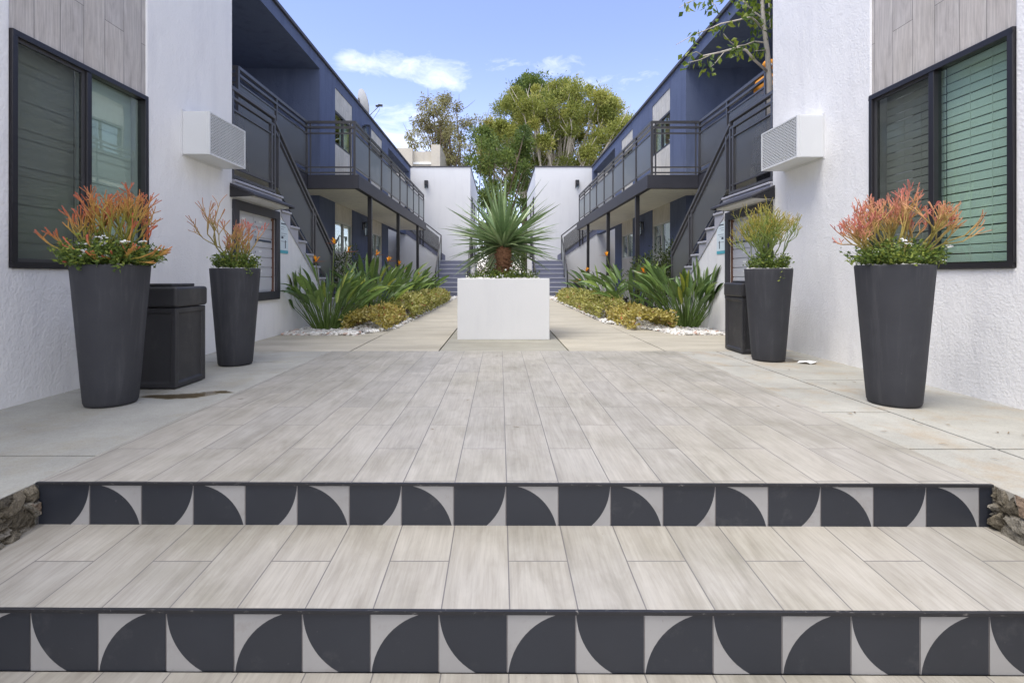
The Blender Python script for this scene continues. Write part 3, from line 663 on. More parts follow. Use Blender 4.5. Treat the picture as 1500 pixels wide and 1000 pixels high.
    mb = MB(); mb.prism([(fu1+.06, z0+.30), (fu1+1.5, z0+1.42), (fu1+1.5, z0+2.15), (fu1+.06, z0+1.0)], lambda a, b: (ux(a), 22.418, b), lambda a, b: (ux(a), 22.422, b)); mb.build('mesh_panel', MESHM, fr)
    mb = MB(); mb.prism([(20.5, .2), (22.36, z0+.15), (22.36, z0+.98), (20.5, .9)], lambda a, b: (ux(fu1-.032), a, b), lambda a, b: (ux(fu1-.028), a, b)); mb.build('mesh_panel', MESHM, fr)

    eb = thing('end_building', (ux(4), 27, 0), 'plain white end block with a dark roof line closing the court, %s' % S['at'], 'building')
    ue = 1.42 if dish else 1.57
    mb = MB(); mb.box(ux(ue+.2), ux(12), 23.9, 24.1, -.3, 5.80); mb.wall('x', ux(ue), s * .2, 23.9, 31, -.3, 5.80, [(25.5, 26.3, 1.4, 2.4), (27.5, 28.3, 1.4, 2.4), (24.8, 25.6, 3.6, 4.6), (26.8, 27.6, 3.6, 4.6)])
    mb.box(ux(ue+.2), ux(12), 24.1, 31, 5.6, 5.79); mb.build('wall', WHITE_SMOOTH, eb)
    mb = MB(); mb.box(ux(ue-.03), ux(12), 23.87, 31.03, 5.803, 5.86); mb.build('roof_trim', ROOFM, eb)
    for y_, z_ in ((25.5, 1.4), (27.5, 1.4), (24.8, 3.6), (26.8, 3.6)):
        mb = MB(); mb.box(ux(ue-.02), ux(ue+.06), y_, y_+.8, z_, z_+.05); mb.box(ux(ue-.02), ux(ue+.06), y_, y_+.8, z_+.95, z_+1.); mb.box(ux(ue-.02), ux(ue+.06), y_, y_+.05, z_+.05, z_+.95); mb.box(ux(ue-.02), ux(ue+.06), y_+.75, y_+.8, z_+.05, z_+.95)
        w = mb.build('window', BLACK, eb)
        mb = MB(); mb.box(ux(ue+.02), ux(ue+.03), y_+.05, y_+.75, z_+.05, z_+.95); mb.build('pane', BLACK, w)

# ------------------------------------------------------------------ wall lanterns
def lantern(loc, dirv, label, sc=1.):
    t = thing('wall_lantern', loc, label, 'lamp', 'black wall lanterns'); d = Vector(dirv); sd = Vector((-d.y, d.x, 0)); L = Vector(loc)
    q = lambda a, b, z: L + d * a * sc + sd * b * sc + Vector((0, 0, z * sc))
    def bx(mb, a0, a1, b0, b1, z0, z1):
        p, r = q(a0, b0, z0), q(a1, b1, z1); mb.box(p.x, r.x, p.y, r.y, p.z, r.z)
    mb = MB(); bx(mb, 0, .02, -.05, .05, .02, .24); bx(mb, .02, .07, -.015, .015, .2, .23); mb.build('bracket', BLACK, t)
    mb = MB(); bx(mb, .06, .21, -.075, .075, .23, .25); bx(mb, .06, .21, -.075, .075, -.16, -.145)
    for a in (.062, .196):
        for b in (-.073, .061): bx(mb, a, a+.012, b, b+.012, -.145, .23)
    mb.build('cage', BLACK, t)
    mb = MB(); bx(mb, .078, .192, -.057, .057, -.14, .225); mb.build('glass', LAMPG, t)
def far_lamp(loc, label):
    t = thing('wall_lantern', loc, label, 'lamp', 'black wall lanterns'); x, y, z = loc
    mb = MB(); mb.box(x-.08, x+.08, y-.16, y-.001, z, z+.20); mb.build('hood', BLACK, t)
    mb = MB(); mb.box(x-.065, x+.065, y-.145, y-.02, z-.14, z-.001); mb.build('glass', LAMPG, t)
    mb = MB()
    for a in (-.078, .062):
        for b in (-.158, -.02): mb.box(x+a, x+a+.016, y+b, y+b+.016, z-.15, z-.0005)
    mb.build('cage', BLACK, t)
UWx = lambda s: CX + s * 4.13
lantern((UWx(-1), 15.4, 2.15), (1, 0, 0), 'black glass lantern on the ground floor navy wall below the satellite dish')
lantern((UWx(1), 15.2, 2.15), (-1, 0, 0), 'black glass lantern on the navy wall across from the dish')
lantern((UWx(-1), 15.4, 5.02), (1, 0, 0), 'black lantern on the upper floor wall above the balcony')
far_lamp((-3.37, 23.9, 4.98), 'small black lamp high on the white end block by the beige rooftops')
far_lamp((3.56, 23.9, 5.0), 'small black lamp high on the white end block under the big green tree')

# ------------------------------------------------------------------ satellite dish
dl = Vector((-4.55, 16.6, 5.78)); sd = thing('satellite_dish', dl, 'grey oval satellite dish on the roof edge with its receiver arm', 'satellite dish')
axis = Vector((.80, .55, .25)).normalized(); a_ = axis.cross(Vector((0, 0, 1))).normalized(); b_ = a_.cross(axis)
cen = dl + Vector((.1, 0, .52)); mb = MB(); rings = []
for r_ in np.linspace(0, 1, 9):
    rings.append([cen + axis * (.10 * r_ * r_) + (a_ * math.cos(k*math.pi/18) * .40 + b_ * math.sin(k*math.pi/18) * .47) * max(r_, .001) for k in range(36)])
for off in (0, -.014):
    for i in range(8):
        for k in range(36):
            f = mb.face([rings[i][k] + axis*off, rings[i][(k+1) % 36] + axis*off, rings[i+1][(k+1) % 36] + axis*off, rings[i+1][k] + axis*off]); f.smooth = True
mb.build('reflector', DISHM, sd)
mb = MB(); mb.tube([dl + Vector((-.1, -.1, 0)), dl + Vector((-.1, -.1, .4)), cen - axis * .03], .025); mb.tube([cen - axis*.03 + b_*.2, cen - axis*.05 - b_*.22], .02); mb.tube([cen - axis*.03 + a_*.15 - b_*.1, cen - axis*.05 - a_*.15 - b_*.1], .018); mb.build('mount', BLACK, sd)
tip = P(556, 155, 16.9)
mb = MB(); mb.tube([cen - b_ * .46 + axis * .08, tip], .012); mb.tube([cen - b_*.46, cen - b_*.50 + axis*.3, tip - Vector((0, 0, .12)), tip], .006); mb.build('arm', RAIL, sd)
mb = MB(); mb.bar(tip - axis * .05 + Vector((0, 0, .02)), tip + Vector((.1, 0, 0)), .07, .06); mb.tube([tip - axis*.13, tip], .035, 10); mb.build('receiver', BLACK, sd)

# ------------------------------------------------------------------ trash bins
def trash(x0, x1, y0, y1, h, label):
    t = thing('trash_bin', ((x0+x1)/2, (y0+y1)/2, 0), label, 'bin', 'black square trash bins'); zb = h * .80
    mb = MB(); mb.box(x0+.012, x1-.012, y0+.012, y1-.012, .004, zb - .004)
    bm = mb.bm; fs_ = [f for f in bm.faces if abs(f.normal.z) < .5]
    bmesh.ops.recalc_face_normals(bm, faces=bm.faces)
    r = bmesh.ops.inset_individual(bm, faces=fs_, thickness=.052, depth=0)
    r = bmesh.ops.inset_individual(bm, faces=fs_, thickness=.010, depth=-.014)
    mb.build('body', BIN, t, .012, 3)
    mb = MB(); mb.box(x0, x1, y0, y1, zb, h); mb.build('lid', BIN, t, .022, 3)
    mb = MB(); mb.box(x0+.07, x1-.07, y0+.06, y1-.06, h+.001, h+.022); mb.build('flap', BIN, t, .004, 1)
trash(-2.735, -2.305, 3.70, 4.10, .73, 'squat black square trash bin between two tall pots under the window')
trash(2.50, 2.90, 5.36, 5.80, .735, 'black square trash bin half hidden behind the tall green spiky pot')

# ------------------------------------------------------------------ tall pots
pot0 = thing('tall_planter', (0, 0, 0), 'x', 'planter')
H = .88
mb = MB(); mb.lathe([(.118, .0), (.138, .004), (.146, .022), (.158, .16), (.176, .40), (.196, .66), (.2085, .82), (.212, .868), (.211, .878), (.206, .881), (.196, .879), (.190, .862), (.188, .845)], n=64); mb.build('pot', POT, pot0, local=True)
mb = MB()
for k in range(240):
    a, r_ = random.uniform(0, 6.283), .186 * math.sqrt(random.random()); c = (r_*math.cos(a), r_*math.sin(a), .868 + random.uniform(-.006, .012)); s_ = random.uniform(.010, .019)
    bmesh.ops.create_icosphere(mb.bm, subdivisions=1, radius=1, matrix=Matrix.Translation(c) @ Matrix.Rotation(random.uniform(0, 6), 4, 'Z') @ Matrix.Diagonal((s_*1.25, s_, s_*.7, 1)))
mb.build('pebbles', PEBBLE, pot0, local=True)
SPOTS = [(-2.478, 3.31, 'tall tapered charcoal pot spilling white flowers and red fire sticks, before the grey blind'),
         (-2.43, 4.77, 'tall tapered charcoal pot before the mail boxes with a sparse orange plant'),
         (2.588, 5.0, 'tall tapered charcoal pot beside the far trash bin holding a green spiky bush'),
         (2.515, 3.31, 'tall tapered charcoal pot under the green blinds holding a pink spiky bush')]
for i, (x, y, lab) in enumerate(SPOTS):
    o = pot0 if i == 0 else copy_tree(pot0)
    o.location = (x, y, -.002); o.rotation_euler.z = i * 1.3; tag(o, lab, 'planter', 'tall charcoal planters')
bpy.context.view_layer.update()

# pencil stems: every stem forks and forks again, its tone running from the green foot to the coloured tip
def firestick(loc, mat, label, seed, shoots, hmax, spread, tipbias, droop=0, thick=.0075):
    rd = random.Random(seed); V, Fc, T = [], [], []; base = Vector(loc)
    def seg(a, b, r0, r1, t0, t1):
        d = (b - a).normalized(); u = d.cross(Vector((.3, .5, .81))).normalized(); w = d.cross(u); n = 5; o = len(V)
        for p, r_, t in ((a, r0, t0), (b, r1, t1)):
            for k in range(n): V.append(p + (u*math.cos(6.2832*k/n) + w*math.sin(6.2832*k/n)) * r_); T.append(t)
        for k in range(n): Fc.append((o+k, o+(k+1) % n, o+n+(k+1) % n, o+n+k))
        V.append(b + d * r1); T.append(t1)
        for k in range(n): Fc.append((o+n+k, o+n+(k+1) % n, o+2*n))
    def grow(p, d, ln, gen, t, r_, step):
        q = p; n = 3
        for i in range(n):
            d = (d + Vector((rd.gauss(0, .13), rd.gauss(0, .13), rd.gauss(.05, .1) - droop * (1 - t) * .12))).normalized()
            e = q + d * ln / n; t1 = min(1, t + step / n)
            if e.z < base.z + .005 and (e - base).xy.length < .2: e.z = base.z + .005
            seg(q, e, r_, r_ * .95, t, t1); q, t = e, t1; r_ *= .95
        if gen > 0:
            for k in range(rd.choice((2, 2, 3, 3))):
                nd_ = (d + Vector((rd.gauss(0, .36), rd.gauss(0, .36), rd.gauss(.22, .2)))).normalized()
                grow(q, nd_, ln * rd.uniform(.62, .95), gen - 1, min(1, t), r_ * .92, step)
    for ang, lean, hgt, gen in shoots:
        d = Vector((math.cos(ang) * math.sin(lean), math.sin(ang) * math.sin(lean), math.cos(lean)))
        p = base + Vector((math.cos(ang) * spread * rd.random(), math.sin(ang) * spread * rd.random(), 0))
        grow(p, d, hgt * hmax / (gen + 1) * 1.12, gen, rd.uniform(0, .12), thick * rd.uniform(.85, 1.1), (.66 + tipbias * rd.random()) / (gen + 1))
    b = thing('firestick_plant', loc, label, 'plant', 'fire stick plants in the tall pots')
    soup('stems', [tuple(v) for v in V], Fc, T, mat, b, True)
    return b
def herb(loc, label, seed, r_, n, flowers, trail=()):
    global rng
    rd = np.random.default_rng(seed); base = np.array(loc); C = []; D = []
    b = thing('trailing_plant', loc, label, 'plant', 'small flowering plants in the pots')
    st = MB(); rnd = random.Random(seed); tips = []
    for k in range(n):
        a = rnd.uniform(0, 6.283); rr = r_ * math.sqrt(rnd.random()); hh = rnd.uniform(.03, .17) * (1.25 - rr / r_ * .6)
        p0 = Vector(loc) + Vector((math.cos(a) * rr * .7, math.sin(a) * rr * .7, -.01)); p1 = Vector(loc) + Vector((math.cos(a) * rr, math.sin(a) * rr, hh))
        st.tube([p0, (p0 + p1) / 2 + Vector((0, 0, .02)), p1], .0012, 3, False); tips.append(p1)
        for j in range(9):
            f = rnd.uniform(.2, 1); q = p0.lerp(p1, f) + Vector((rnd.gauss(0, .014), rnd.gauss(0, .014), rnd.gauss(.008, .012))); C.append(q); D.append((rnd.gauss(0, 1), rnd.gauss(0, 1), rnd.gauss(.3, .6)))
    for a, ln, dz in trail:
        pts = [Vector(loc) + Vector((math.cos(a) * .15, math.sin(a) * .15, .01))]
        for j in range(7): pts.append(pts[-1] + Vector((math.cos(a + rnd.gauss(0, .3)) * ln / 7, math.sin(a + rnd.gauss(0, .3)) * ln / 7, dz / 7 * (1 if j > 1 else -.3) + rnd.gauss(0, .006))))
        st.tube(pts, .0015, 3, False); tips.append(pts[-1])
        for q in pts[1:]:
            for j in range(5): C.append(q + Vector((rnd.gauss(0, .012), rnd.gauss(0, .012), rnd.gauss(0, .01)))); D.append((rnd.gauss(0, 1), rnd.gauss(0, 1), rnd.gauss(.2, .6)))
    leaves('foliage', np.array([tuple(c) for c in C]), np.array(D), rd.uniform(.018, .038, len(C)), rd.uniform(.010, .018, len(C)), rd.random(len(C)), HERB, b)
    st.build('stems', HERB, b)
    for p in rnd.sample(tips, min(flowers, len(tips))):
        fl = MB()
        for j in range(9):
            c = p + Vector((rnd.gauss(0, .010), rnd.gauss(0, .010), rnd.gauss(.008, .006))); bmesh.ops.create_icosphere(fl.bm, subdivisions=1, radius=rnd.uniform(.005, .010), matrix=Matrix.Translation(c) @ Matrix.Diagonal((1, 1, .6, 1)))
        fl.build('flower', PETAL, b)
PI = math.pi; rr = random.Random(3)
zt = H
# fire-red plant: a tall tuft to the window side, a lower fan on the other side and a few lying stems
sh = [(rr.uniform(-.6, .9), rr.uniform(.05, .35), rr.uniform(.8, 1.05), 4) for _ in range(9)] + [(rr.uniform(2.3, 4.0), rr.uniform(.55, .95), rr.uniform(.6, .8), 3) for _ in range(6)] + [(rr.uniform(-1.9, .2), rr.uniform(1.15, 1.5), rr.uniform(.45, .6), 2) for _ in range(6)] + [(rr.uniform(-2.3, -.6), rr.uniform(1.3, 1.6), .32, 1) for _ in range(4)]
firestick((-2.478, 3.31, zt), FIRE, 'red tipped fire stick plant with lying stems in the flowery pot', 11, sh, .68, .09, .22)
herb((-2.478, 3.31, zt), 'green leafy plant with many white flowers round the red fire sticks', 21, .30, 420, 30, [(PI*.95, .13, -.02), (-1.7, .1, -.03), (-.8, .12, -.06), (PI, .17, .03)])
sh = [(PI + rr.uniform(-.5, .5), rr.uniform(.35, .6), 1.1, 3) for _ in range(2)] + [(rr.uniform(0, 6.28), rr.uniform(.05, .5), rr.uniform(.45, .75), 3) for _ in range(9)]
firestick((-2.43, 4.77, zt), FIREP, 'sparse fire stick plant with one bare arm before the mail boxes', 12, sh, .72, .09, .22)
herb((-2.43, 4.77, zt), 'pale green trailing plant at the foot of the sparse fire stick', 22, .21, 190, 7, [(-.6, .09, -.12)])
sh = [(rr.uniform(0, 6.28), rr.uniform(.05, .75), rr.uniform(.7, 1.05), 4) for _ in range(24)]
firestick((2.588, 5.0, zt), FIREG, 'dense green fire stick bush with orange tips by the far trash bin', 13, sh, .78, .08, .10, .1, .0058)
herb((2.588, 5.0, zt), 'small green trailing plant under the green fire stick bush', 23, .20, 150, 2, [(-1.6, .05, -.16)])
sh = [(rr.uniform(0, 6.28), rr.uniform(.05, .62), rr.uniform(.7, .95), 4) for _ in range(15)] + [(PI + rr.uniform(-.5, .5), rr.uniform(.6, .95), rr.uniform(.6, .8), 4) for _ in range(4)]
firestick((2.515, 3.31, zt), FIREP, 'pink fire stick bush fanning out before the green blinds', 14, sh, .70, .08, .24, .2, .0068)
herb((2.515, 3.31, zt), 'green leafy plant with few white flowers under the pink fire stick', 24, .27, 260, 14, [(PI, .14, .0), (.1, .17, .06), (-.5, .1, -.05)])

# ------------------------------------------------------------------ big white planter with its spiky palm
px0, px1, py0, py1 = -.54, .636, 6.62, 7.75; pcx, pcy = (px0+px1)/2, (py0+py1)/2
bp = thing('white_planter', (pcx, pcy, 0), 'square white stucco planter box in the middle of the court', 'planter')
mb = MB(); t = .09; mb.box(px0, px1, py0, py0+t, -.004, .775); mb.box(px0, px1, py1-t, py1, -.004, .775); mb.box(px0, px0+t, py0+t, py1-t, -.004, .775); mb.box(px1-t, px1, py0+t, py1-t, -.004, .775); mb.build('box', WHITE_SMOOTH, bp, .006, 2)
mb = MB(); mb.box(px0+t, px1-t, py0+t, py1-t, .6, .74)
mb.build('soil_bed', SOIL, bp)
mb = MB()
for k in range(900):
    x, y = random.uniform(px0+t+.02, px1-t-.02), random.uniform(py0+t+.02, py1-t-.02); s_ = random.uniform(.014, .026)
    bmesh.ops.create_icosphere(mb.bm, subdivisions=1, radius=1, matrix=Matrix.Translation((x, y, .752 + random.uniform(0, .028))) @ Matrix.Rotation(random.uniform(0, 6), 4, 'Z') @ Matrix.Diagonal((s_*1.3, s_, s_*.75, 1)))
mb.build('pebbles', PEBBLE, bp)

def blade(V, Fc, T, base, d, L, W, droop, tone, fold=.35, prof=None, n=8, twist=0., side=None):
    """a long leaf: bends under its weight, folded along its midrib"""
    d = Vector(d).normalized(); p = Vector(base); up = Vector((0, 0, 1))
    s_ = d.cross(up) if side is None else Vector(side)
    if s_.length < .1: s_ = Vector((1, 0, 0))
    s_.normalize(); s_ = (Matrix.Rotation(twist, 3, d) @ s_).normalized(); o = len(V)
    for i in range(n + 1):
        t = i / n; w = W * (prof(t) if prof else min(1, t * 9 + .45) * max(.02, (1 - t ** 2.2)))
        nn = s_.cross(d).normalized()
        V.append(tuple(p - s_ * w/2 + nn * w * fold * .5)); V.append(tuple(p)); V.append(tuple(p + s_ * w/2 + nn * w * fold * .5))
        T.extend((tone, min(1, tone + .12), tone))
        d = (d + Vector((0, 0, -droop / n))).normalized(); p = p + d * L / n
    for i in range(n):
        a = o + i * 3; Fc.append((a, a+1, a+4, a+3)); Fc.append((a+1, a+2, a+5, a+4))
    return p
yp = thing('spiky_palm', (pcx, pcy, .75), 'spiky sword leaved palm on a shaggy brown trunk in the white box', 'plant')
mb = MB(); prof = []; 
rings = []
for i in range(13):
    z = .74 + .46 * i / 12; r_ = .078 + .016 * (i % 2) + (.02 if i > 7 else 0) - .02 * (i < 3)
    prof.append((r_, z))
mb.lathe(prof, (pcx, pcy), 18)
for k in range(140):
    a = random.uniform(0, 6.283); z = random.uniform(.80, 1.2); r_ = .085; c = Vector((pcx + r_*math.cos(a), pcy + r_*math.sin(a), z)); dv = Vector((math.cos(a), math.sin(a), random.uniform(.2, 1.3))).normalized()
    mb.bar(c, c + dv * random.uniform(.02, .06), .03, .008)
mb.build('trunk', YTRUNK, yp, weld=False)
V, Fc, T = [], [], []; crown = Vector((pcx, pcy, 1.22)); rr = random.Random(5)
for k in range(205):
    el = math.asin(rr.uniform(-.50, .995) if k % 3 else rr.uniform(.3, .995)); az = rr.uniform(0, 6.283)
    d = Vector((math.cos(az)*math.cos(el), math.sin(az)*math.cos(el), math.sin(el)))
    L = rr.uniform(.64, .86) * (1.0 + .38 * max(0, math.sin(el)) ** 2)
    if el < -.1 and math.sin(az) < -.55: continue
    blade(V, Fc, T, crown + d * .04 + Vector((0, 0, rr.uniform(-.06, .06))), d, L, rr.uniform(.044, .064), .08 + .34 * max(0, math.cos(el)) * rr.random(), rr.uniform(.25, .95) if el > -.15 else rr.uniform(.3, 1), .5, n=7, twist=rr.uniform(-.5, .5))
soup('leaves', V, Fc, T, YUCCA, yp, True)
# low flowering cover in the box
C, D = [], []
for k in range(2600):
    x, y = rr.gauss(pcx, .23), rr.gauss(pcy - .1, .24)
    if px0+.1 < x < px1-.1 and py0+.1 < y < py1-.1: C.append((x, y, .77 + abs(rr.gauss(0, .05)))); D.append((rr.gauss(0, 1), rr.gauss(0, 1), rr.gauss(.4, .6)))
gc = thing('flowering_cover', (pcx, pcy, .75), 'low green cover with tiny white flowers at the palm foot', 'plant')
leaves('foliage', C, D, rng.uniform(.02, .045, len(C)), rng.uniform(.012, .02, len(C)), rng.random(len(C)), HERB, gc)
for k in range(80):
    mb = MB(); c = Vector(rr.choice(C)) + Vector((0, 0, .02)); bmesh.ops.create_icosphere(mb.bm, subdivisions=1, radius=rr.uniform(.008, .015), matrix=Matrix.Translation(c)); mb.build('flower', PETAL, gc)

# ------------------------------------------------------------------ planting beds
def pebble_bed(name, poly, n, label):
    xs = [p[0] for p in poly]; ys = [p[1] for p in poly]; V, Fc = [], []
    bm = bmesh.new(); bmesh.ops.create_icosphere(bm, subdivisions=1, radius=1); bv = np.array([v.co for v in bm.verts]); bf = np.array([[v.index for v in f.verts] for f in bm.faces]); bm.free()
    def inside(x, y):
        c = False; j = len(poly) - 1
        for i in range(len(poly)):
            if (poly[i][1] > y) != (poly[j][1] > y) and x < (poly[j][0]-poly[i][0]) * (y-poly[i][1]) / (poly[j][1]-poly[i][1]) + poly[i][0]: c = not c
            j = i
        return c
    k = 0; rd = random.Random(n); VV = []; FF = []; TT = []
    while k < n:
        x = rd.uniform(min(xs), max(xs)); y = min(ys) + (max(ys) - min(ys)) * rd.random() ** 1.9
        if not inside(x, y): continue
        s_ = rd.uniform(.014, .034) * (1 + .05 * (y - 7)); a = rd.uniform(0, 6.28); tl = rd.uniform(-.5, .5)
        m = np.array(Matrix.Rotation(a, 3, 'Z') @ Matrix.Rotation(tl, 3, 'X') @ Matrix.Diagonal((s_*rd.uniform(1, 1.6), s_, s_*rd.uniform(.5, .85))))
        jit = 1 + rng.uniform(-.18, .18, (len(bv), 1))
        VV.append((bv * jit) @ m.T + np.array((x, y, rd.uniform(-.016, .022)))); FF.append(bf + 12 * k if len(bv) == 12 else bf + len(bv) * k); TT.append(np.full(len(bv), rd.random())); k += 1
    o = soup(name, np.concatenate(VV), np.concatenate(FF), np.concatenate(TT), PEBT)
    tag(o, label, 'gravel', None, 'stuff')
PEBT = leafmat('pebble_mix', [(0, (.40, .38, .35)), (.25, (.62, .60, .57)), (.9, (.76, .75, .73)), (.96, (.50, .36, .30)), (1, (.45, .30, .24))], .7, 0)
pebble_bed('gravel', [(-3.0, 7.15), (-2.0, 7.10), (-1.60, 7.95), (-1.58, 20), (-2.2, 20), (-3.0, 12)], 5200, 'white pebbles round the crane flowers and yellow hedge, satellite dish side')
pebble_bed('gravel', [(3.15, 7.15), (2.5, 7.12), (1.82, 8.9), (1.80, 20), (2.4, 20), (3.15, 12)], 5200, 'white pebbles round the crane flowers and yellow hedge, potted tree side')

def strel_prof(t): return max(.02, (math.sin(math.pi * min(1, t * .97 + .03)) ** .75) * (1 - .25 * t))
def strelitzia(x, y, n, h, lim, label, seed, flowers, lean=0., spread=1.):
    rd = random.Random(seed); V, Fc, T = [], [], []; b = thing('crane_flower_plant', (x, y, 0), label, 'plant', 'crane flower clumps in the pebble beds')
    st = MB()
    for k in range(n):
        a = rd.uniform(0, 6.283); r_ = .16 * math.sqrt(rd.random()); p0 = Vector((x + r_*math.cos(a)*1.2, y + r_*math.sin(a), -.02))
        out_ = (.10 + .74 * rd.random() ** .75) * spread; d = Vector((math.cos(a)*out_ + lean, math.sin(a)*out_, 1)).normalized()
        pl = h * rd.uniform(.42, .80); bl = h * rd.uniform(.32, .52); pts = [p0]; dd = d.copy(); tone = rd.random() ** 1.3 * .85
        if rd.random() < .03: tone = 1.
        for j in range(4): dd = (dd + Vector((math.cos(a), math.sin(a), 0)) * .05).normalized(); pts.append(pts[-1] + dd * pl / 4)
        o = len(V)                                            # the stalk: a slim three sided blade
        for j, q in enumerate(pts):
            w = .013 - .002 * j; sd_ = dd.cross(Vector((0, 0, 1))); sd_ = sd_.normalized() if sd_.length > .05 else Vector((1, 0, 0)); nn = sd_.cross(dd)
            for m_ in (-sd_ * w + nn * w * .3, -nn * w * .8, sd_ * w + nn * w * .3): V.append(tuple(q + m_)); T.append(min(1, .55 + .2 * rd.random() - .05 * j))
        for j in range(len(pts) - 1):
            for m_ in range(3): a0 = o + j*3; Fc.append((a0 + m_, a0 + (m_+1) % 3, a0 + 3 + (m_+1) % 3, a0 + 3 + m_))
        blade(V, Fc, T, pts[-1], dd, bl, rd.uniform(.065, .115) * h, rd.uniform(.25, 1.05), tone, rd.uniform(.35, .8), strel_prof, 9, rd.uniform(-1.2, 1.2))
    V = np.array(V); lo, hi = lim; V[:, 0] = np.clip(V[:, 0], lo, hi)
    soup('leaves', V, Fc, T, STREL, b, True)
    for (fx, fy, fz, fa) in flowers:
        V, Fc, T = [], [], []; q = Vector((x + fx, y + fy, fz)); base = Vector((x + fx * .4, y + fy * .4, .2)); o = len(V)
        for p_, w in ((base, .010), ((base + q) / 2 + Vector((0, 0, .03)), .009), (q, .008)):
            for k in range(4): V.append(tuple(p_ + Vector((math.cos(k*1.571)*w, math.sin(k*1.571)*w, 0)))); T.append(.12)
        for j in range(2):
            for k in range(4): Fc.append((o+j*4+k, o+j*4+(k+1) % 4, o+j*4+4+(k+1) % 4, o+j*4+4+k))
        bd = Vector((math.cos(fa), math.sin(fa) * .6, .12)).normalized(); pf = lambda t: (1 - t) ** .8 + .02
        blade(V, Fc, T, q - bd * .03, bd, .20, .032, .05, .22, .9, pf, 5)
        for k in range(6):
            d = (bd * rd.uniform(-.25, .75) + Vector((rd.gauss(0, .22), rd.gauss(0, .2), 1))).normalized()
            blade(V, Fc, T, q, d, rd.uniform(.08, .125), .028, .1, rd.uniform(.7, 1), .6, lambda t: math.sin(math.pi * min(1, .12 + t * .87)), 5, rd.uniform(-1, 1))
        soup('flower', V, Fc, T, FLOWER, b)
LL, LR = (WL + .015, -1.3), (1.5, WR - .015)
strelitzia(-2.60, 7.85, 98, .98, LL, 'large crane flower clump nearest the mail boxes on the dish side', 31, [(-.22, .1, 1.02, 0), (.05, .15, 1.30, 2.6), (.22, .3, 1.18, -.2), (.55, 0, .58, .2)], .05)
strelitzia(-2.45, 9.7, 56, 1.12, LL, 'dark crane flower clump behind the loose yellow plants, dish side', 32, [(.1, .2, 1.2, 0), (.35, .1, 1.08, -.3)], .05)
strelitzia(-2.35, 11.6, 50, 1.1, LL, 'crane flower clump before the middle balcony post, dish side', 33, [(.1, 0, 1.05, 0), (.3, 0, .9, 2.8)], .06)
strelitzia(-2.35, 13.8, 44, 1.05, LL, 'farthest crane flower clump before the far stair, dish side', 34, [(.2, 0, .8, .4)], .05)
strelitzia(2.92, 8.15, 105, 1.0, LR, 'broad crane flower clump beside the trash bin by the stair wall', 35, [(-.60, .2, .86, 3.0)], -.03)
strelitzia(2.65, 10.2, 50, 1.15, LR, 'tall crane flower clump with raised pale leaves near the first balcony post', 36, [(-.45, .5, 1.22, 2.9)], -.10)
strelitzia(2.45, 12.3, 40, 1.0, LR, 'far crane flower clump with two small blooms, potted tree side', 37, [(-.35, .3, .92, .2), (-.55, 0, .66, 2.7)], -.08)
# two tall pale leaves standing over the right hand clump
def leafcloud(name, label, cat, n, fn, L, W, mat, base, group=None, stemmat=None):
    C, D, T = [], [], []; rd = random.Random(hash(label) % 9999 if False else len(label) * 31 + n)
    while len(C) < n:
        c, d, t = fn(rd); C.append(c); D.append(d); T.append(t)
    b = thing(name, base, label, cat, group)
    leaves('foliage', C, D, np.array([rd.uniform(*L) for _ in C]), np.array([rd.uniform(*W) for _ in C]), np.array(T), mat, b)
    return b
def hedge_fn(x0, x1, y0, y1, h, wob):
    def fn(rd):
        x, y = rd.uniform(x0, x1), rd.uniform(y0, y1); u = (x - x0) / (x1 - x0) * 2 - 1; v = (y - y0) / (y1 - y0) * 2 - 1
        env = h * (1 - abs(u) ** 4 * .45) * (1 - abs(v) ** 10 * .4) * (1 + wob * math.sin(y * 3.1 + x * 4) + wob * .7 * math.sin(y * 7.3 + 1))
        k = rd.random()
        if k < .62: z = env * (1 - rd.random() ** 2 * .28)
        else: z = env * rd.uniform(.08, .95); u2 = 1 if rd.random() < .5 else -1; x = (x0 + x1) / 2 + u2 * (x1 - x0) / 2 * (1 + rd.gauss(-.03, .06))
        return (x + rd.gauss(0, .02), y, max(.01, z + rd.gauss(0, .018))), (rd.gauss(0, .8) + u * .5, rd.gauss(-.2, .8), rd.gauss(.45, .5)), min(1, max(0, rd.gauss(.52, .24)))
    return fn
for side, x0, x1, lab in ((-1, -2.15, -1.62, 'satellite dish side'), (1, 1.86, 2.42, 'potted tree side')):
    h = leafcloud('golden_hedge', 'clipped low yellow green hedge along the path, %s' % lab, 'hedge', 9500, hedge_fn(x0, x1, 9.6, 16.6, .40, .06), (.05, .085), (.03, .05), HEDGE, ((x0+x1)/2, 13, 0), 'clipped golden hedges')
    mb = MB()
    for k in range(120):
        a = Vector((random.uniform(x0+.1, x1-.1), random.uniform(9.7, 16.5), -.02)); mb.tube([a, a + Vector((random.gauss(0, .06), random.gauss(0, .06), .3))], .006, 4, False)
    mb.build('stems', TRUNKD, h)
for x0, x1, y0, y1, lab in ((-2.30, -1.70, 7.65, 9.3, 'loose yellow ground plants beside the front crane flower clump, dish side'), (2.0, 2.62, 7.75, 9.5, 'loose yellow and rust ground plants before the trash bin, potted tree side')):
    leafcloud('yellow_shrub', lab, 'shrub', 3000, hedge_fn(x0, x1, y0, y1, .25, .18), (.05, .085), (.028, .045), HEDGE2, ((x0+x1)/2, (y0+y1)/2, 0), 'loose yellow shrubs')
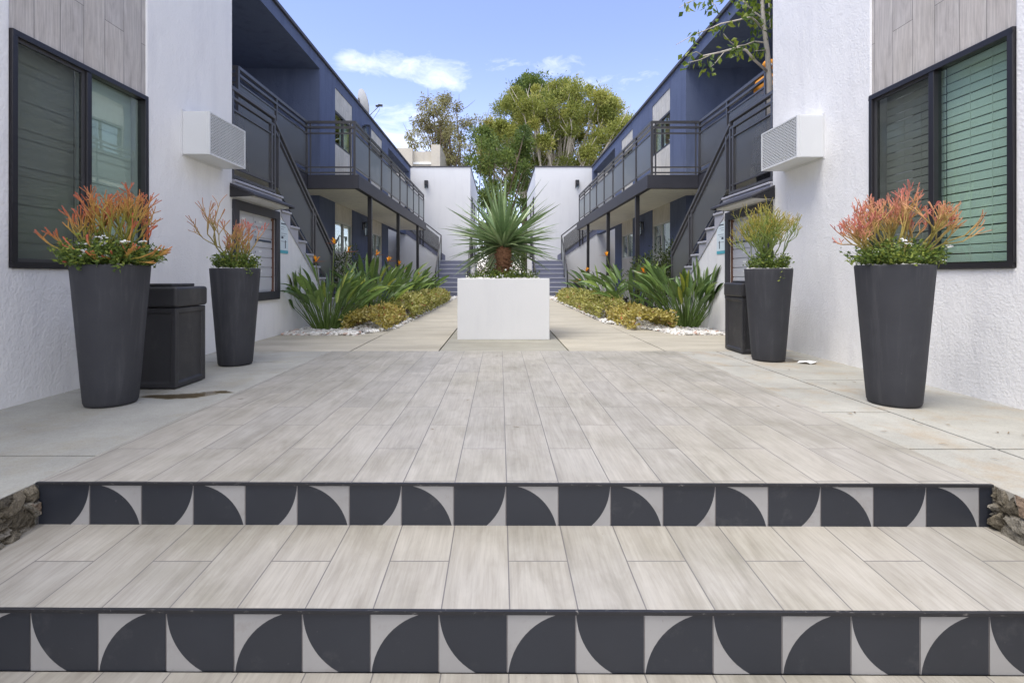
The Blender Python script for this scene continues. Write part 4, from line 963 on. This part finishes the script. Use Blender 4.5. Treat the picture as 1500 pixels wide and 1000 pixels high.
def blob_fn(c, r, tone=(.5, .22)):
    def fn(rd):
        d = Vector((rd.gauss(0, 1), rd.gauss(0, 1), rd.gauss(0, 1))).normalized(); k = rd.random() ** .4
        k *= 1 + .25 * math.sin(d.x * 5 + c[0] * 3) * math.sin(d.z * 6 + c[1])
        return (c[0] + d.x*r[0]*k, c[1] + d.y*r[1]*k, max(.02, c[2] + d.z*r[2]*k)), (d.x + rd.gauss(0, .6), d.y + rd.gauss(0, .6), d.z + rd.gauss(.2, .6)), min(1, max(0, rd.gauss(*tone)))
    return fn
for c, r, lab in (((-3.3, 11.0, .75), (.55, .5, .65), 'round dark green shrub between the stair foot and the navy wall, dish side'), ((3.25, 11.2, .75), (.5, .5, .62), 'round dark green shrub by the stair foot, potted tree side'), ((3.62, 10.9, .7), (.3, .4, .75), 'narrow dark shrub against the navy wall under the ground floor window')):
    b = leafcloud('round_shrub', lab, 'shrub', 2600, blob_fn(c, r), (.04, .07), (.02, .035), SHRUB, (c[0], c[1], 0), 'dark shrubs by the navy walls')
    mb = MB()
    for k in range(7): mb.tube([(c[0], c[1], -.03), (c[0] + random.gauss(0, .12), c[1] + random.gauss(0, .12), c[2])], [.014, .006], 5, False)
    mb.build('stems', TRUNKD, b)
for c, r, lab in (((-.6, 27.5, .9), (1.1, .9, 1.3), 'bushy green shrub in the gap behind the palm, near the left end block windows'), ((1.0, 28.5, 1.0), (1.1, .9, 1.5), 'taller bushy green shrub in the gap behind the palm')):
    b = leafcloud('garden_shrub', lab, 'shrub', 3600, blob_fn(c, r), (.07, .12), (.04, .06), SHRUB, (c[0], c[1], 0), 'shrubs in the gap between the end blocks')
    mb = MB()
    for k in range(7): mb.tube([(c[0], c[1], -.03), (c[0] + random.gauss(0, .3), c[1] + random.gauss(0, .2), c[2])], [.03, .012], 5, False)
    mb.build('stems', TRUNKD, b)
b = thing('agave', (-2.25, 14.9, 0), 'grey green rosette plant at the end of the crane flowers by the far stair', 'plant'); V, Fc, T = [], [], []; rd = random.Random(8)
for k in range(30):
    a = rd.uniform(0, 6.28); e = rd.uniform(.25, 1.4); blade(V, Fc, T, (-2.25, 14.9, .08), (math.cos(a)*math.cos(e), math.sin(a)*math.cos(e), math.sin(e)), rd.uniform(.4, .62), .13, .2, rd.random(), .5, lambda t: max(.03, math.sin(math.pi * (.25 + .75 * t)) ** .7))
soup('leaves', V, Fc, T, leafmat('agave_leaf', [(0, (.09, .13, .10)), (1, (.24, .30, .24))], .5, 0), b, True)
for x, y in ((2.37, 9.75), (2.62, 9.3)):
    t = thing('path_light', (x, y, 0), 'low black path light post among the yellow plants, %s' % ('farther of the pair' if y > 9.5 else 'nearer of the pair'), 'path light', 'low black path lights')
    mb = MB(); mb.lathe([(.03, -.02), (.03, .36), (.028, .37)], (x, y), 14); mb.build('post', BLACK, t); mb = MB(); mb.lathe([(.05, .371), (.052, .40), (.02, .425)], (x, y), 14); mb.build('cap', BLACK, t)
trash(2.78, 3.13, 19.2, 19.6, .62, 'small black bin at the foot of the far stair')

# ------------------------------------------------------------------ potted tree and orange object on the upper level
tb = P(1128, 118, 6.75); t = thing('potted_tree', (tb.x, 6.75, 1.92), 'slender potted tree with sparse bright leaves on the stair landing', 'tree')
mb = MB(); mb.lathe([(.13, 1.915), (.14, 1.93), (.19, 2.26), (.19, 2.28), (.17, 2.28), (.165, 2.25)], (tb.x, 6.75), 24); mb.build('pot', POT, t)
mb = MB(); pw = lambda a, b, dd=6.75: P(a, b, dd)
trunk = [Vector((tb.x, 6.75, 2.25)), pw(1127, 118), pw(1124, 75), pw(1119, 40), pw(1117, 10), pw(1112, -40), pw(1104, -90)]
mb.tube(trunk, [.036, .034, .031, .028, .025, .020, .012], 8)
twigs = [([(1124, 105), (1105, 88), (1093, 74), (1080, 70), (1062, 75), (1045, 79), (1030, 82)], 6.6, .015), ([(1122, 63), (1105, 61), (1092, 66), (1078, 68)], 6.9, .009), ([(1117, 42), (1106, 30), (1100, 25), (1080, 30), (1056, 35), (1040, 42)], 6.55, .011), ([(1105, 28), (1098, 12), (1090, 0), (1082, -12)], 6.5, .008),
         ([(1118, 28), (1105, 18), (1092, 6), (1080, -8), (1060, -15)], 6.9, .009), ([(1120, 48), (1128, 40), (1127, 20), (1126, 0)], 6.8, .008), ([(1116, 5), (1108, -10), (1090, -20)], 6.7, .008), ([(1122, 74), (1115, 74), (1106, 75)], 6.6, .006),
         ([(1080, 70), (1070, 62), (1060, 50)], 6.55, .006), ([(1045, 79), (1025, 88), (1008, 92)], 6.5, .006), ([(1062, 75), (1050, 90), (1042, 98)], 6.6, .005), ([(1040, 42), (1015, 52), (990, 66)], 6.5, .006), ([(1030, 82), (1020, 76), (1005, 82)], 6.55, .005), ([(1060, -15), (1030, -5), (1005, 5)], 6.7, .007), ([(1030, -5), (1048, 8), (1050, 14)], 6.7, .005), ([(1005, 5), (995, 12)], 6.6, .004)]
tips = []
for path, dd, r_ in twigs:
    pts = [pw(a, b, dd + (6.75 - dd) * max(0, 1 - i * .6)) for i, (a, b) in enumerate(path)]; mb.tube(pts, list(np.linspace(r_ * 1.25, r_ * .6, len(pts))), 6)
    for i in range(1, len(pts)):
        for f in (.25, .6, 1.): tips.append((pts[i-1].lerp(pts[i], f), r_))
mb.build('trunk', TRUNKP, t)
C, D, T = [], [], []; rd = random.Random(4)
for q, r_ in tips:
    if rd.random() < (.7 if r_ > .012 else .42): continue
    for k in range(rd.choice((3, 4, 6))):
        c = q + Vector((rd.gauss(0, .045), rd.gauss(0, .07), rd.gauss(-.015, .045))); C.append(tuple(c)); D.append((rd.gauss(0, .7), rd.gauss(0, .7), rd.gauss(-.7, .5))); T.append(rd.random())
leaves('foliage', C, D, rng.uniform(.07, .115, len(C)), rng.uniform(.045, .07, len(C)), np.array(T), TREEL, t, .18)
cu = thing('orange_object', P(1112, 150, 8.5), 'unidentified soft orange object with a rounded headrest leaning behind the upper rail', 'soft object')  # plain rounded stand-in for an orange object of unknown kind
mb = MB()
bmesh.ops.create_uvsphere(mb.bm, u_segments=20, v_segments=12, radius=1, matrix=Matrix.Translation(P(1126, 122, 8.5)) @ Matrix.Rotation(.6, 4, 'Y') @ Matrix.Diagonal((.20, .12, .32, 1)))
for f in mb.bm.faces: f.smooth = True
mb.build('pad', ORANGE, cu)
mb = MB(); bmesh.ops.create_uvsphere(mb.bm, u_segments=16, v_segments=10, radius=1, matrix=Matrix.Translation(P(1127, 95, 8.5)) @ Matrix.Diagonal((.11, .10, .085, 1)))
for f in mb.bm.faces: f.smooth = True
mb.build('knob', ORANGE, cu)
mb = MB(); bmesh.ops.create_uvsphere(mb.bm, u_segments=12, v_segments=8, radius=1, matrix=Matrix.Translation(P(1127, 95, 8.41)) @ Matrix.Diagonal((.05, .03, .03, 1))); mb.build('patch', PAPER, cu)
mb = MB(); q = P(1126, 124, 8.5); mb.box(q.x-.22, q.x+.25, 8.35, 8.75, FZ1 + .001, q.z - .2); mb.build('support', CHAR, cu, .02, 2)

# ------------------------------------------------------------------ trees beyond
def tree(name, label, base, clumps, mat, bark, nleaf, L, W, limbs, seed, droop=0., group='trees beyond the court', trunk_r=.35, twigs=0):
    rd = np.random.default_rng(seed); b = thing(name, base, label, 'tree', group); C, D, T = [], [], []
    for (c, r) in clumps:
        n = int(nleaf * rd.uniform(.7, 1.3)); d = unit(rd.normal(size=(n, 3))); k = rd.random(n) ** .55
        tone = np.clip(rd.normal(.48, .17) + rd.normal(0, .14, n), 0, 1)
        p = np.array(c) + d * k[:, None] * np.array((r, r, r * .85)) * rd.uniform(.8, 1.2, (1, 3)) + rd.normal(0, r * .24, (n, 3))
        C.append(p); T.append(tone); dd = unit(d + rd.normal(0, .7, (n, 3))); dd[:, 2] += .25 - droop; D.append(dd)
    C, D, T = np.concatenate(C), np.concatenate(D), np.concatenate(T)
    leaves('crown', C, D, rd.uniform(*L, len(C)), rd.uniform(*W, len(C)), T, mat, b)
    mb = MB(); B = Vector(base); rr = random.Random(seed)
    fork = B + Vector((0, 0, limbs['fork'])); mb.tube([B - Vector((0, 0, .3)), fork], [trunk_r, trunk_r * .75], 9)
    order = list(clumps); rr.shuffle(order)
    for c, r in order[:limbs['n']]:
        c = Vector(c); mid = fork.lerp(c, .5) + Vector((rr.gauss(0, .5), rr.gauss(0, .5), rr.uniform(-.6, .4))); q1 = fork.lerp(mid, .5) + Vector((rr.gauss(0, .25), rr.gauss(0, .25), rr.gauss(0, .2)))
        r0 = trunk_r * rr.uniform(.16, .36); tip = c + (c - mid).normalized() * r * .5
        mb.tube([fork, q1, mid, c, tip], [r0, r0 * .8, r0 * .6, r0 * .35, r0 * .12], 6, False)
        for k in range(twigs):
            a = mid.lerp(c, rr.random()); e = a + (c - fork).normalized() * rr.uniform(.6, 1.8) + Vector((rr.gauss(0, .6), rr.gauss(0, .6), rr.gauss(.2, .4))); mb.tube([a, a.lerp(e, .5) + Vector((rr.gauss(0, .1), 0, rr.gauss(0, .1))), e], [r0 * .35, r0 * .25, r0 * .1], 4, False)
    mb.build('trunk', bark, b, weld=False)
    return b
def cl(d, lst, jd, seed):
    rd = random.Random(seed); o = []
    for x, y, r in lst: dd = d + rd.uniform(-jd, jd); o.append((tuple(P(x, y, dd)), r * d / F))
    return o
rd = random.Random(17); main = []
env = [(705, 232), (712, 175), (722, 150), (745, 132), (775, 124), (800, 118), (830, 112), (850, 122), (880, 130), (905, 148), (922, 165), (932, 185), (945, 215)]
def top(x):
    for (a, b), (c, d_) in zip(env[:-1], env[1:]):
        if a <= x <= c: return b + (d_ - b) * (x - a) / (c - a)
    return 240
for k in range(175):
    x = rd.uniform(708, 942); t_ = top(x); r = rd.uniform(7, 16)
    y = t_ + r * .9 + (245 - t_) * rd.random() ** 1.35 * .92
    main.append((x, y, r))
tree('broad_tree', 'huge broad olive green tree with pale fanning limbs over the end blocks', (4.8, 46, 0), cl(46, main, 4.5, 1), TREEG, TRUNKP, 600, (.18, .33), (.07, .11), dict(n=110, fork=5.0), 41, .1, trunk_r=.6, twigs=4)
lft = [(rd.gauss(650, 22), rd.uniform(150, 250), rd.uniform(7, 13)) for _ in range(44)] + [(648 + rd.gauss(0, 6), 150 + rd.gauss(0, 6), 8) for _ in range(4)] + [(612, 190, 9), (606, 212, 8), (622, 175, 9), (690, 215, 10), (684, 235, 12), (675, 200, 9), (600, 200, 6), (604, 226, 6)]
tree('bronze_tree', 'loose brownish tree with drooping leaves above the beige rooftops', (-4.3, 42, 0), cl(42, lft, 2.2, 2), TREEB, TRUNKD, 170, (.20, .34), (.06, .10), dict(n=26, fork=6.0), 42, .9, trunk_r=.3, twigs=2)
mid = [(rd.uniform(692, 775), rd.uniform(190, 300), rd.uniform(8, 15)) for _ in range(48)] + [(rd.uniform(700, 770), rd.uniform(300, 390), rd.uniform(9, 15)) for _ in range(26)]
tree('leafy_tree', 'mid green tree filling the gap between the two white end blocks', (-.6, 38, 0), cl(38, mid, 2.0, 3), TREED, TRUNKD, 190, (.18, .32), (.08, .13), dict(n=24, fork=3.0), 43, .2, trunk_r=.3, twigs=1)
bk = [(rd.uniform(752, 800), rd.uniform(118, 175), rd.uniform(9, 15)) for _ in range(24)] + [(772, 116, 9), (780, 120, 9), (765, 128, 10), (792, 126, 9)]
tree('dark_tree', 'dark green treetop rising behind the broad olive tree', (2.6, 54, 0), cl(54, bk, 2.0, 4), TREED, TRUNKD, 330, (.24, .38), (.10, .16), dict(n=12, fork=14.0), 44, .1, trunk_r=.4)

# ------------------------------------------------------------------ beige rooftops behind
bb = thing('beige_building', (-6.5, 36, 0), 'beige rendered building with a stepped parapet behind the bronze tree', 'building')
mb = MB(); a, b_ = P(600, 222, 36), P(632, 222, 36); mb.box(a.x, b_.x, 36, 42, -.3, a.z); mb.build('wall', BEIGE, bb)
mb = MB(); a0 = P(575, 217, 35.5); mb.box(a0.x, P(604, 217, 35.5).x, 35.5, 35.98, -.3, a0.z); mb.box(P(632, 216, 36).x, P(645, 216, 36).x, 35.8, 42, -.3, P(632, 213, 36).z); mb.build('pier', BEIGE, bb)
mb = MB(); mb.box(P(604, 240, 35.9).x, P(636, 240, 35.9).x, 35.9, 35.99, P(604, 241, 36).z, P(604, 238, 36).z); mb.build('ledge', PAPER, bb)

# ------------------------------------------------------------------ small things on the ground
m, nt = newmat('water_film')
tr = nd(nt, 'ShaderNodeBsdfTransparent'); tr.inputs[0].default_value = (.62, .55, .44, 1); gl = nd(nt, 'ShaderNodeBsdfGlossy'); gl.inputs['Roughness'].default_value = .12; fr = nd(nt, 'ShaderNodeFresnel'); fr.inputs[0].default_value = 1.33
mx = nd(nt, 'ShaderNodeMixShader'); nt.links.new(fr.outputs[0], mx.inputs[0]); nt.links.new(tr.outputs[0], mx.inputs[1]); nt.links.new(gl.outputs[0], mx.inputs[2])
cl_ = nd(nt, 'ShaderNodeBsdfTransparent'); at = nd(nt, 'ShaderNodeAttribute', attribute_name='tone'); m2 = nd(nt, 'ShaderNodeMixShader')
nt.links.new(ramp(nt, math_(nt, 'ADD', at.outputs['Fac'], math_(nt, 'MULTIPLY', math_(nt, 'SUBTRACT', noise(nt, pos(nt), 16, 5, .7), .5), 1.1)), [(.15, (0, 0, 0)), (.7, (1, 1, 1))]), m2.inputs[0]); nt.links.new(cl_.outputs[0], m2.inputs[1]); nt.links.new(mx.outputs[0], m2.inputs[2]); out(nt, m2.outputs[0]); WATER = m
def puddle(cx, cy, rx, ry, seed):
    rd = random.Random(seed); ph = [rd.uniform(0, 6) for _ in range(5)]; V = [(cx, cy, .0012)]; T = [1.]; Fc = []; n = 60
    for q, t in ((.45, 1.), (.75, .8), (.9, .4), (1.0, 0.)):
        for k in range(n):
            a = k * 2 * math.pi / n; w_ = 1 + .25 * math.sin(2*a+ph[0]) + .16 * math.sin(3*a+ph[1]) + .10 * math.sin(5*a+ph[2]) + .06 * math.sin(11*a+ph[3]); V.append((cx + rx*w_*q*math.cos(a), cy + ry*w_*q*math.sin(a), .0012)); T.append(t)
    for k in range(n): Fc.append((0, 1 + k, 1 + (k+1) % n))
    for r_ in range(3):
        for k in range(n): o_ = 1 + r_*n; Fc.append((o_+k, o_+n+k, o_+n+(k+1) % n, o_+(k+1) % n))
    tag(soup('puddle', V, Fc, T, WATER), kind='structure')
puddle(-2.16, 3.50, .20, .10, 1); puddle(-1.97, 3.62, .09, .05, 3); puddle(2.72, 5.0, .22, .12, 5)
mb = MB(); pts = [(2.86 + .085 * math.cos(k*.5236) * (1 + .2 * math.sin(k*2.3)), 4.82 + .05 * math.sin(k*.5236), .003 + .008 * (k % 3)) for k in range(12)]; c = mb.bm.verts.new((2.86, 4.82, .02)); vs = [mb.bm.verts.new(p) for p in pts]
for k in range(12): mb.bm.faces.new((c, vs[k], vs[(k+1) % 12]))
tag(mb.build('paper_scrap', PAPER), 'crumpled white paper scrap on the pavement by the green spiky pot', 'paper')
V, Fc, T = [], [], []; rd = random.Random(9)
for k in range(46):
    x = rd.uniform(2.0, 3.1) if k % 3 else rd.uniform(-2.9, 2.9); y = rd.uniform(2.1, 5.5); a = rd.uniform(0, 6.28); blade(V, Fc, T, (x, y, .003), (math.cos(a), math.sin(a), .1), rd.uniform(.015, .045), rd.uniform(.006, .014), .2, rd.random(), .3, n=3)
o = soup('leaf_litter', V, Fc, T, leafmat('dry_leaf', [(0, (.10, .06, .03)), (1, (.32, .24, .14))], .8, 0)); tag(o, 'scattered dry leaf bits on the pavement', 'leaves', None, 'stuff')

# ------------------------------------------------------------------ sky, sun, camera
SUN_EL, SUN_AZ = 68, -125       # degrees; azimuth from +Y towards +X: behind the camera, to its left
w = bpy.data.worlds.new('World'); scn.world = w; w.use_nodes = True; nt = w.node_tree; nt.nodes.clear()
sky = nd(nt, 'ShaderNodeTexSky', sky_type='NISHITA'); sky.sun_disc = False; sky.sun_elevation = R(SUN_EL); sky.sun_rotation = R(SUN_AZ); sky.air_density = 1.; sky.dust_density = .4; sky.ozone_density = 3.0
tc = nd(nt, 'ShaderNodeTexCoord').outputs['Generated']; s3 = nd(nt, 'ShaderNodeSeparateXYZ'); nt.links.new(tc, s3.inputs[0])
az = math_(nt, 'ARCTAN2', s3.outputs[0], s3.outputs[1]); el = math_(nt, 'ARCSINE', s3.outputs[2])
cv = nd(nt, 'ShaderNodeCombineXYZ'); nt.links.new(az, cv.inputs[0]); nt.links.new(math_(nt, 'MULTIPLY', el, 2.2), cv.inputs[1])
wv = nd(nt, 'ShaderNodeTexNoise'); wv.inputs['Scale'].default_value = 6; wv.inputs['Detail'].default_value = 4; nt.links.new(cv.outputs[0], wv.inputs['Vector'])
cvw = vmath(nt, 'ADD', cv.outputs[0], vmath(nt, 'MULTIPLY', wv.outputs['Color'], (.22, .14, 0)))
n1 = noise(nt, cvw, 11, 9, .66); n2 = noise(nt, cv.outputs[0], 3.2, 6, .6)
def bump2(a, e, wa, we, amp):
    x = math_(nt, 'POWER', math_(nt, 'ABSOLUTE', math_(nt, 'DIVIDE', math_(nt, 'SUBTRACT', az, a), wa)), 2); y = math_(nt, 'POWER', math_(nt, 'ABSOLUTE', math_(nt, 'DIVIDE', math_(nt, 'SUBTRACT', el, e), we)), 2)
    return math_(nt, 'MULTIPLY', math_(nt, 'EXPONENT', math_(nt, 'MULTIPLY', math_(nt, 'ADD', x, y), -1)), amp)
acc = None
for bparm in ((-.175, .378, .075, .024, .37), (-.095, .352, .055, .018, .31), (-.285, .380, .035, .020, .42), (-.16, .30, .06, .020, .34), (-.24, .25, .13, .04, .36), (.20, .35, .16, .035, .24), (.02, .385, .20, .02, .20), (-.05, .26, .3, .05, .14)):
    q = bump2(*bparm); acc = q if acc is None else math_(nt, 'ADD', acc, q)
behind = math_(nt, 'MULTIPLY', math_(nt, 'ADD', s3.outputs[1], .1), -.9, True)        # unseen cloud added behind the viewer and overhead to light the court
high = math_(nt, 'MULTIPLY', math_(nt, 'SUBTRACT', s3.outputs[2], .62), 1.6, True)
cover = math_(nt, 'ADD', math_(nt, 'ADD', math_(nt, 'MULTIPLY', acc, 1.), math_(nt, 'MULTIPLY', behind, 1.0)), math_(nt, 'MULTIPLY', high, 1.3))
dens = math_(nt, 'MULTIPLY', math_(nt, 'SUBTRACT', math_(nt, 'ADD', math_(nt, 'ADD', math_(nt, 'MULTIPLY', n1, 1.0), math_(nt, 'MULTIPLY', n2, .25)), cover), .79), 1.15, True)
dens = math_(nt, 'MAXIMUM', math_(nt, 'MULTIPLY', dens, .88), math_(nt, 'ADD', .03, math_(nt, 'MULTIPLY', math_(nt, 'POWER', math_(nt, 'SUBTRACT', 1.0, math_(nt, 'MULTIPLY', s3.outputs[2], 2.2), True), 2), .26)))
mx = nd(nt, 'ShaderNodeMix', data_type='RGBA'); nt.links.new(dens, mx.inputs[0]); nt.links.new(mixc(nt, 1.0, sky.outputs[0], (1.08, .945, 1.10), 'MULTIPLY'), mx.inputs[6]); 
cb = math_(nt, 'ADD', 9.0, math_(nt, 'MULTIPLY', behind, 4.0))       # added cloud behind the viewer brightened further as fill for facing walls
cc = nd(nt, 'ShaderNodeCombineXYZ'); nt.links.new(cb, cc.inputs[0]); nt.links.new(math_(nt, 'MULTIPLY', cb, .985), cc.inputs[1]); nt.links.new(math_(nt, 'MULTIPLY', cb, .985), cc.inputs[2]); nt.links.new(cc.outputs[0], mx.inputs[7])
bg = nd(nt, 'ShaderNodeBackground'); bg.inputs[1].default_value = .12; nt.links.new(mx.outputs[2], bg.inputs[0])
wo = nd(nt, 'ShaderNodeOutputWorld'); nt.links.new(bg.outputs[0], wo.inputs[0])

sl = bpy.data.lights.new('sun', 'SUN'); sl.energy = 1.6; sl.angle = R(32); sl.color = (1, .95, .87)
so = bpy.data.objects.new('sun', sl); COL.objects.link(so)
dv = Vector((math.sin(R(SUN_AZ)) * math.cos(R(SUN_EL)), math.cos(R(SUN_AZ)) * math.cos(R(SUN_EL)), math.sin(R(SUN_EL))))
so.rotation_euler = dv.to_track_quat('Z', 'Y').to_euler(); so.location = dv * 60

cam = bpy.data.cameras.new('camera'); co = bpy.data.objects.new('camera', cam); COL.objects.link(co); scn.camera = co
co.location = (0, 0, CAMZ); co.rotation_euler = (R(90), 0, 0)
cam.sensor_width = 36; cam.lens = F / 1500 * 36; cam.shift_x = (750 - VX) / 1500; cam.shift_y = -(500 - VY) / 1500
cam.clip_start = .05; cam.clip_end = 2000
scn.view_settings.view_transform = 'Standard'; scn.view_settings.look = 'None'; scn.view_settings.gamma = 1; scn.view_settings.exposure = 1.15; scn.view_settings.use_curve_mapping = False
scn.cycles.max_bounces = 8; scn.cycles.transparent_max_bounces = 16; scn.cycles.use_denoising = True
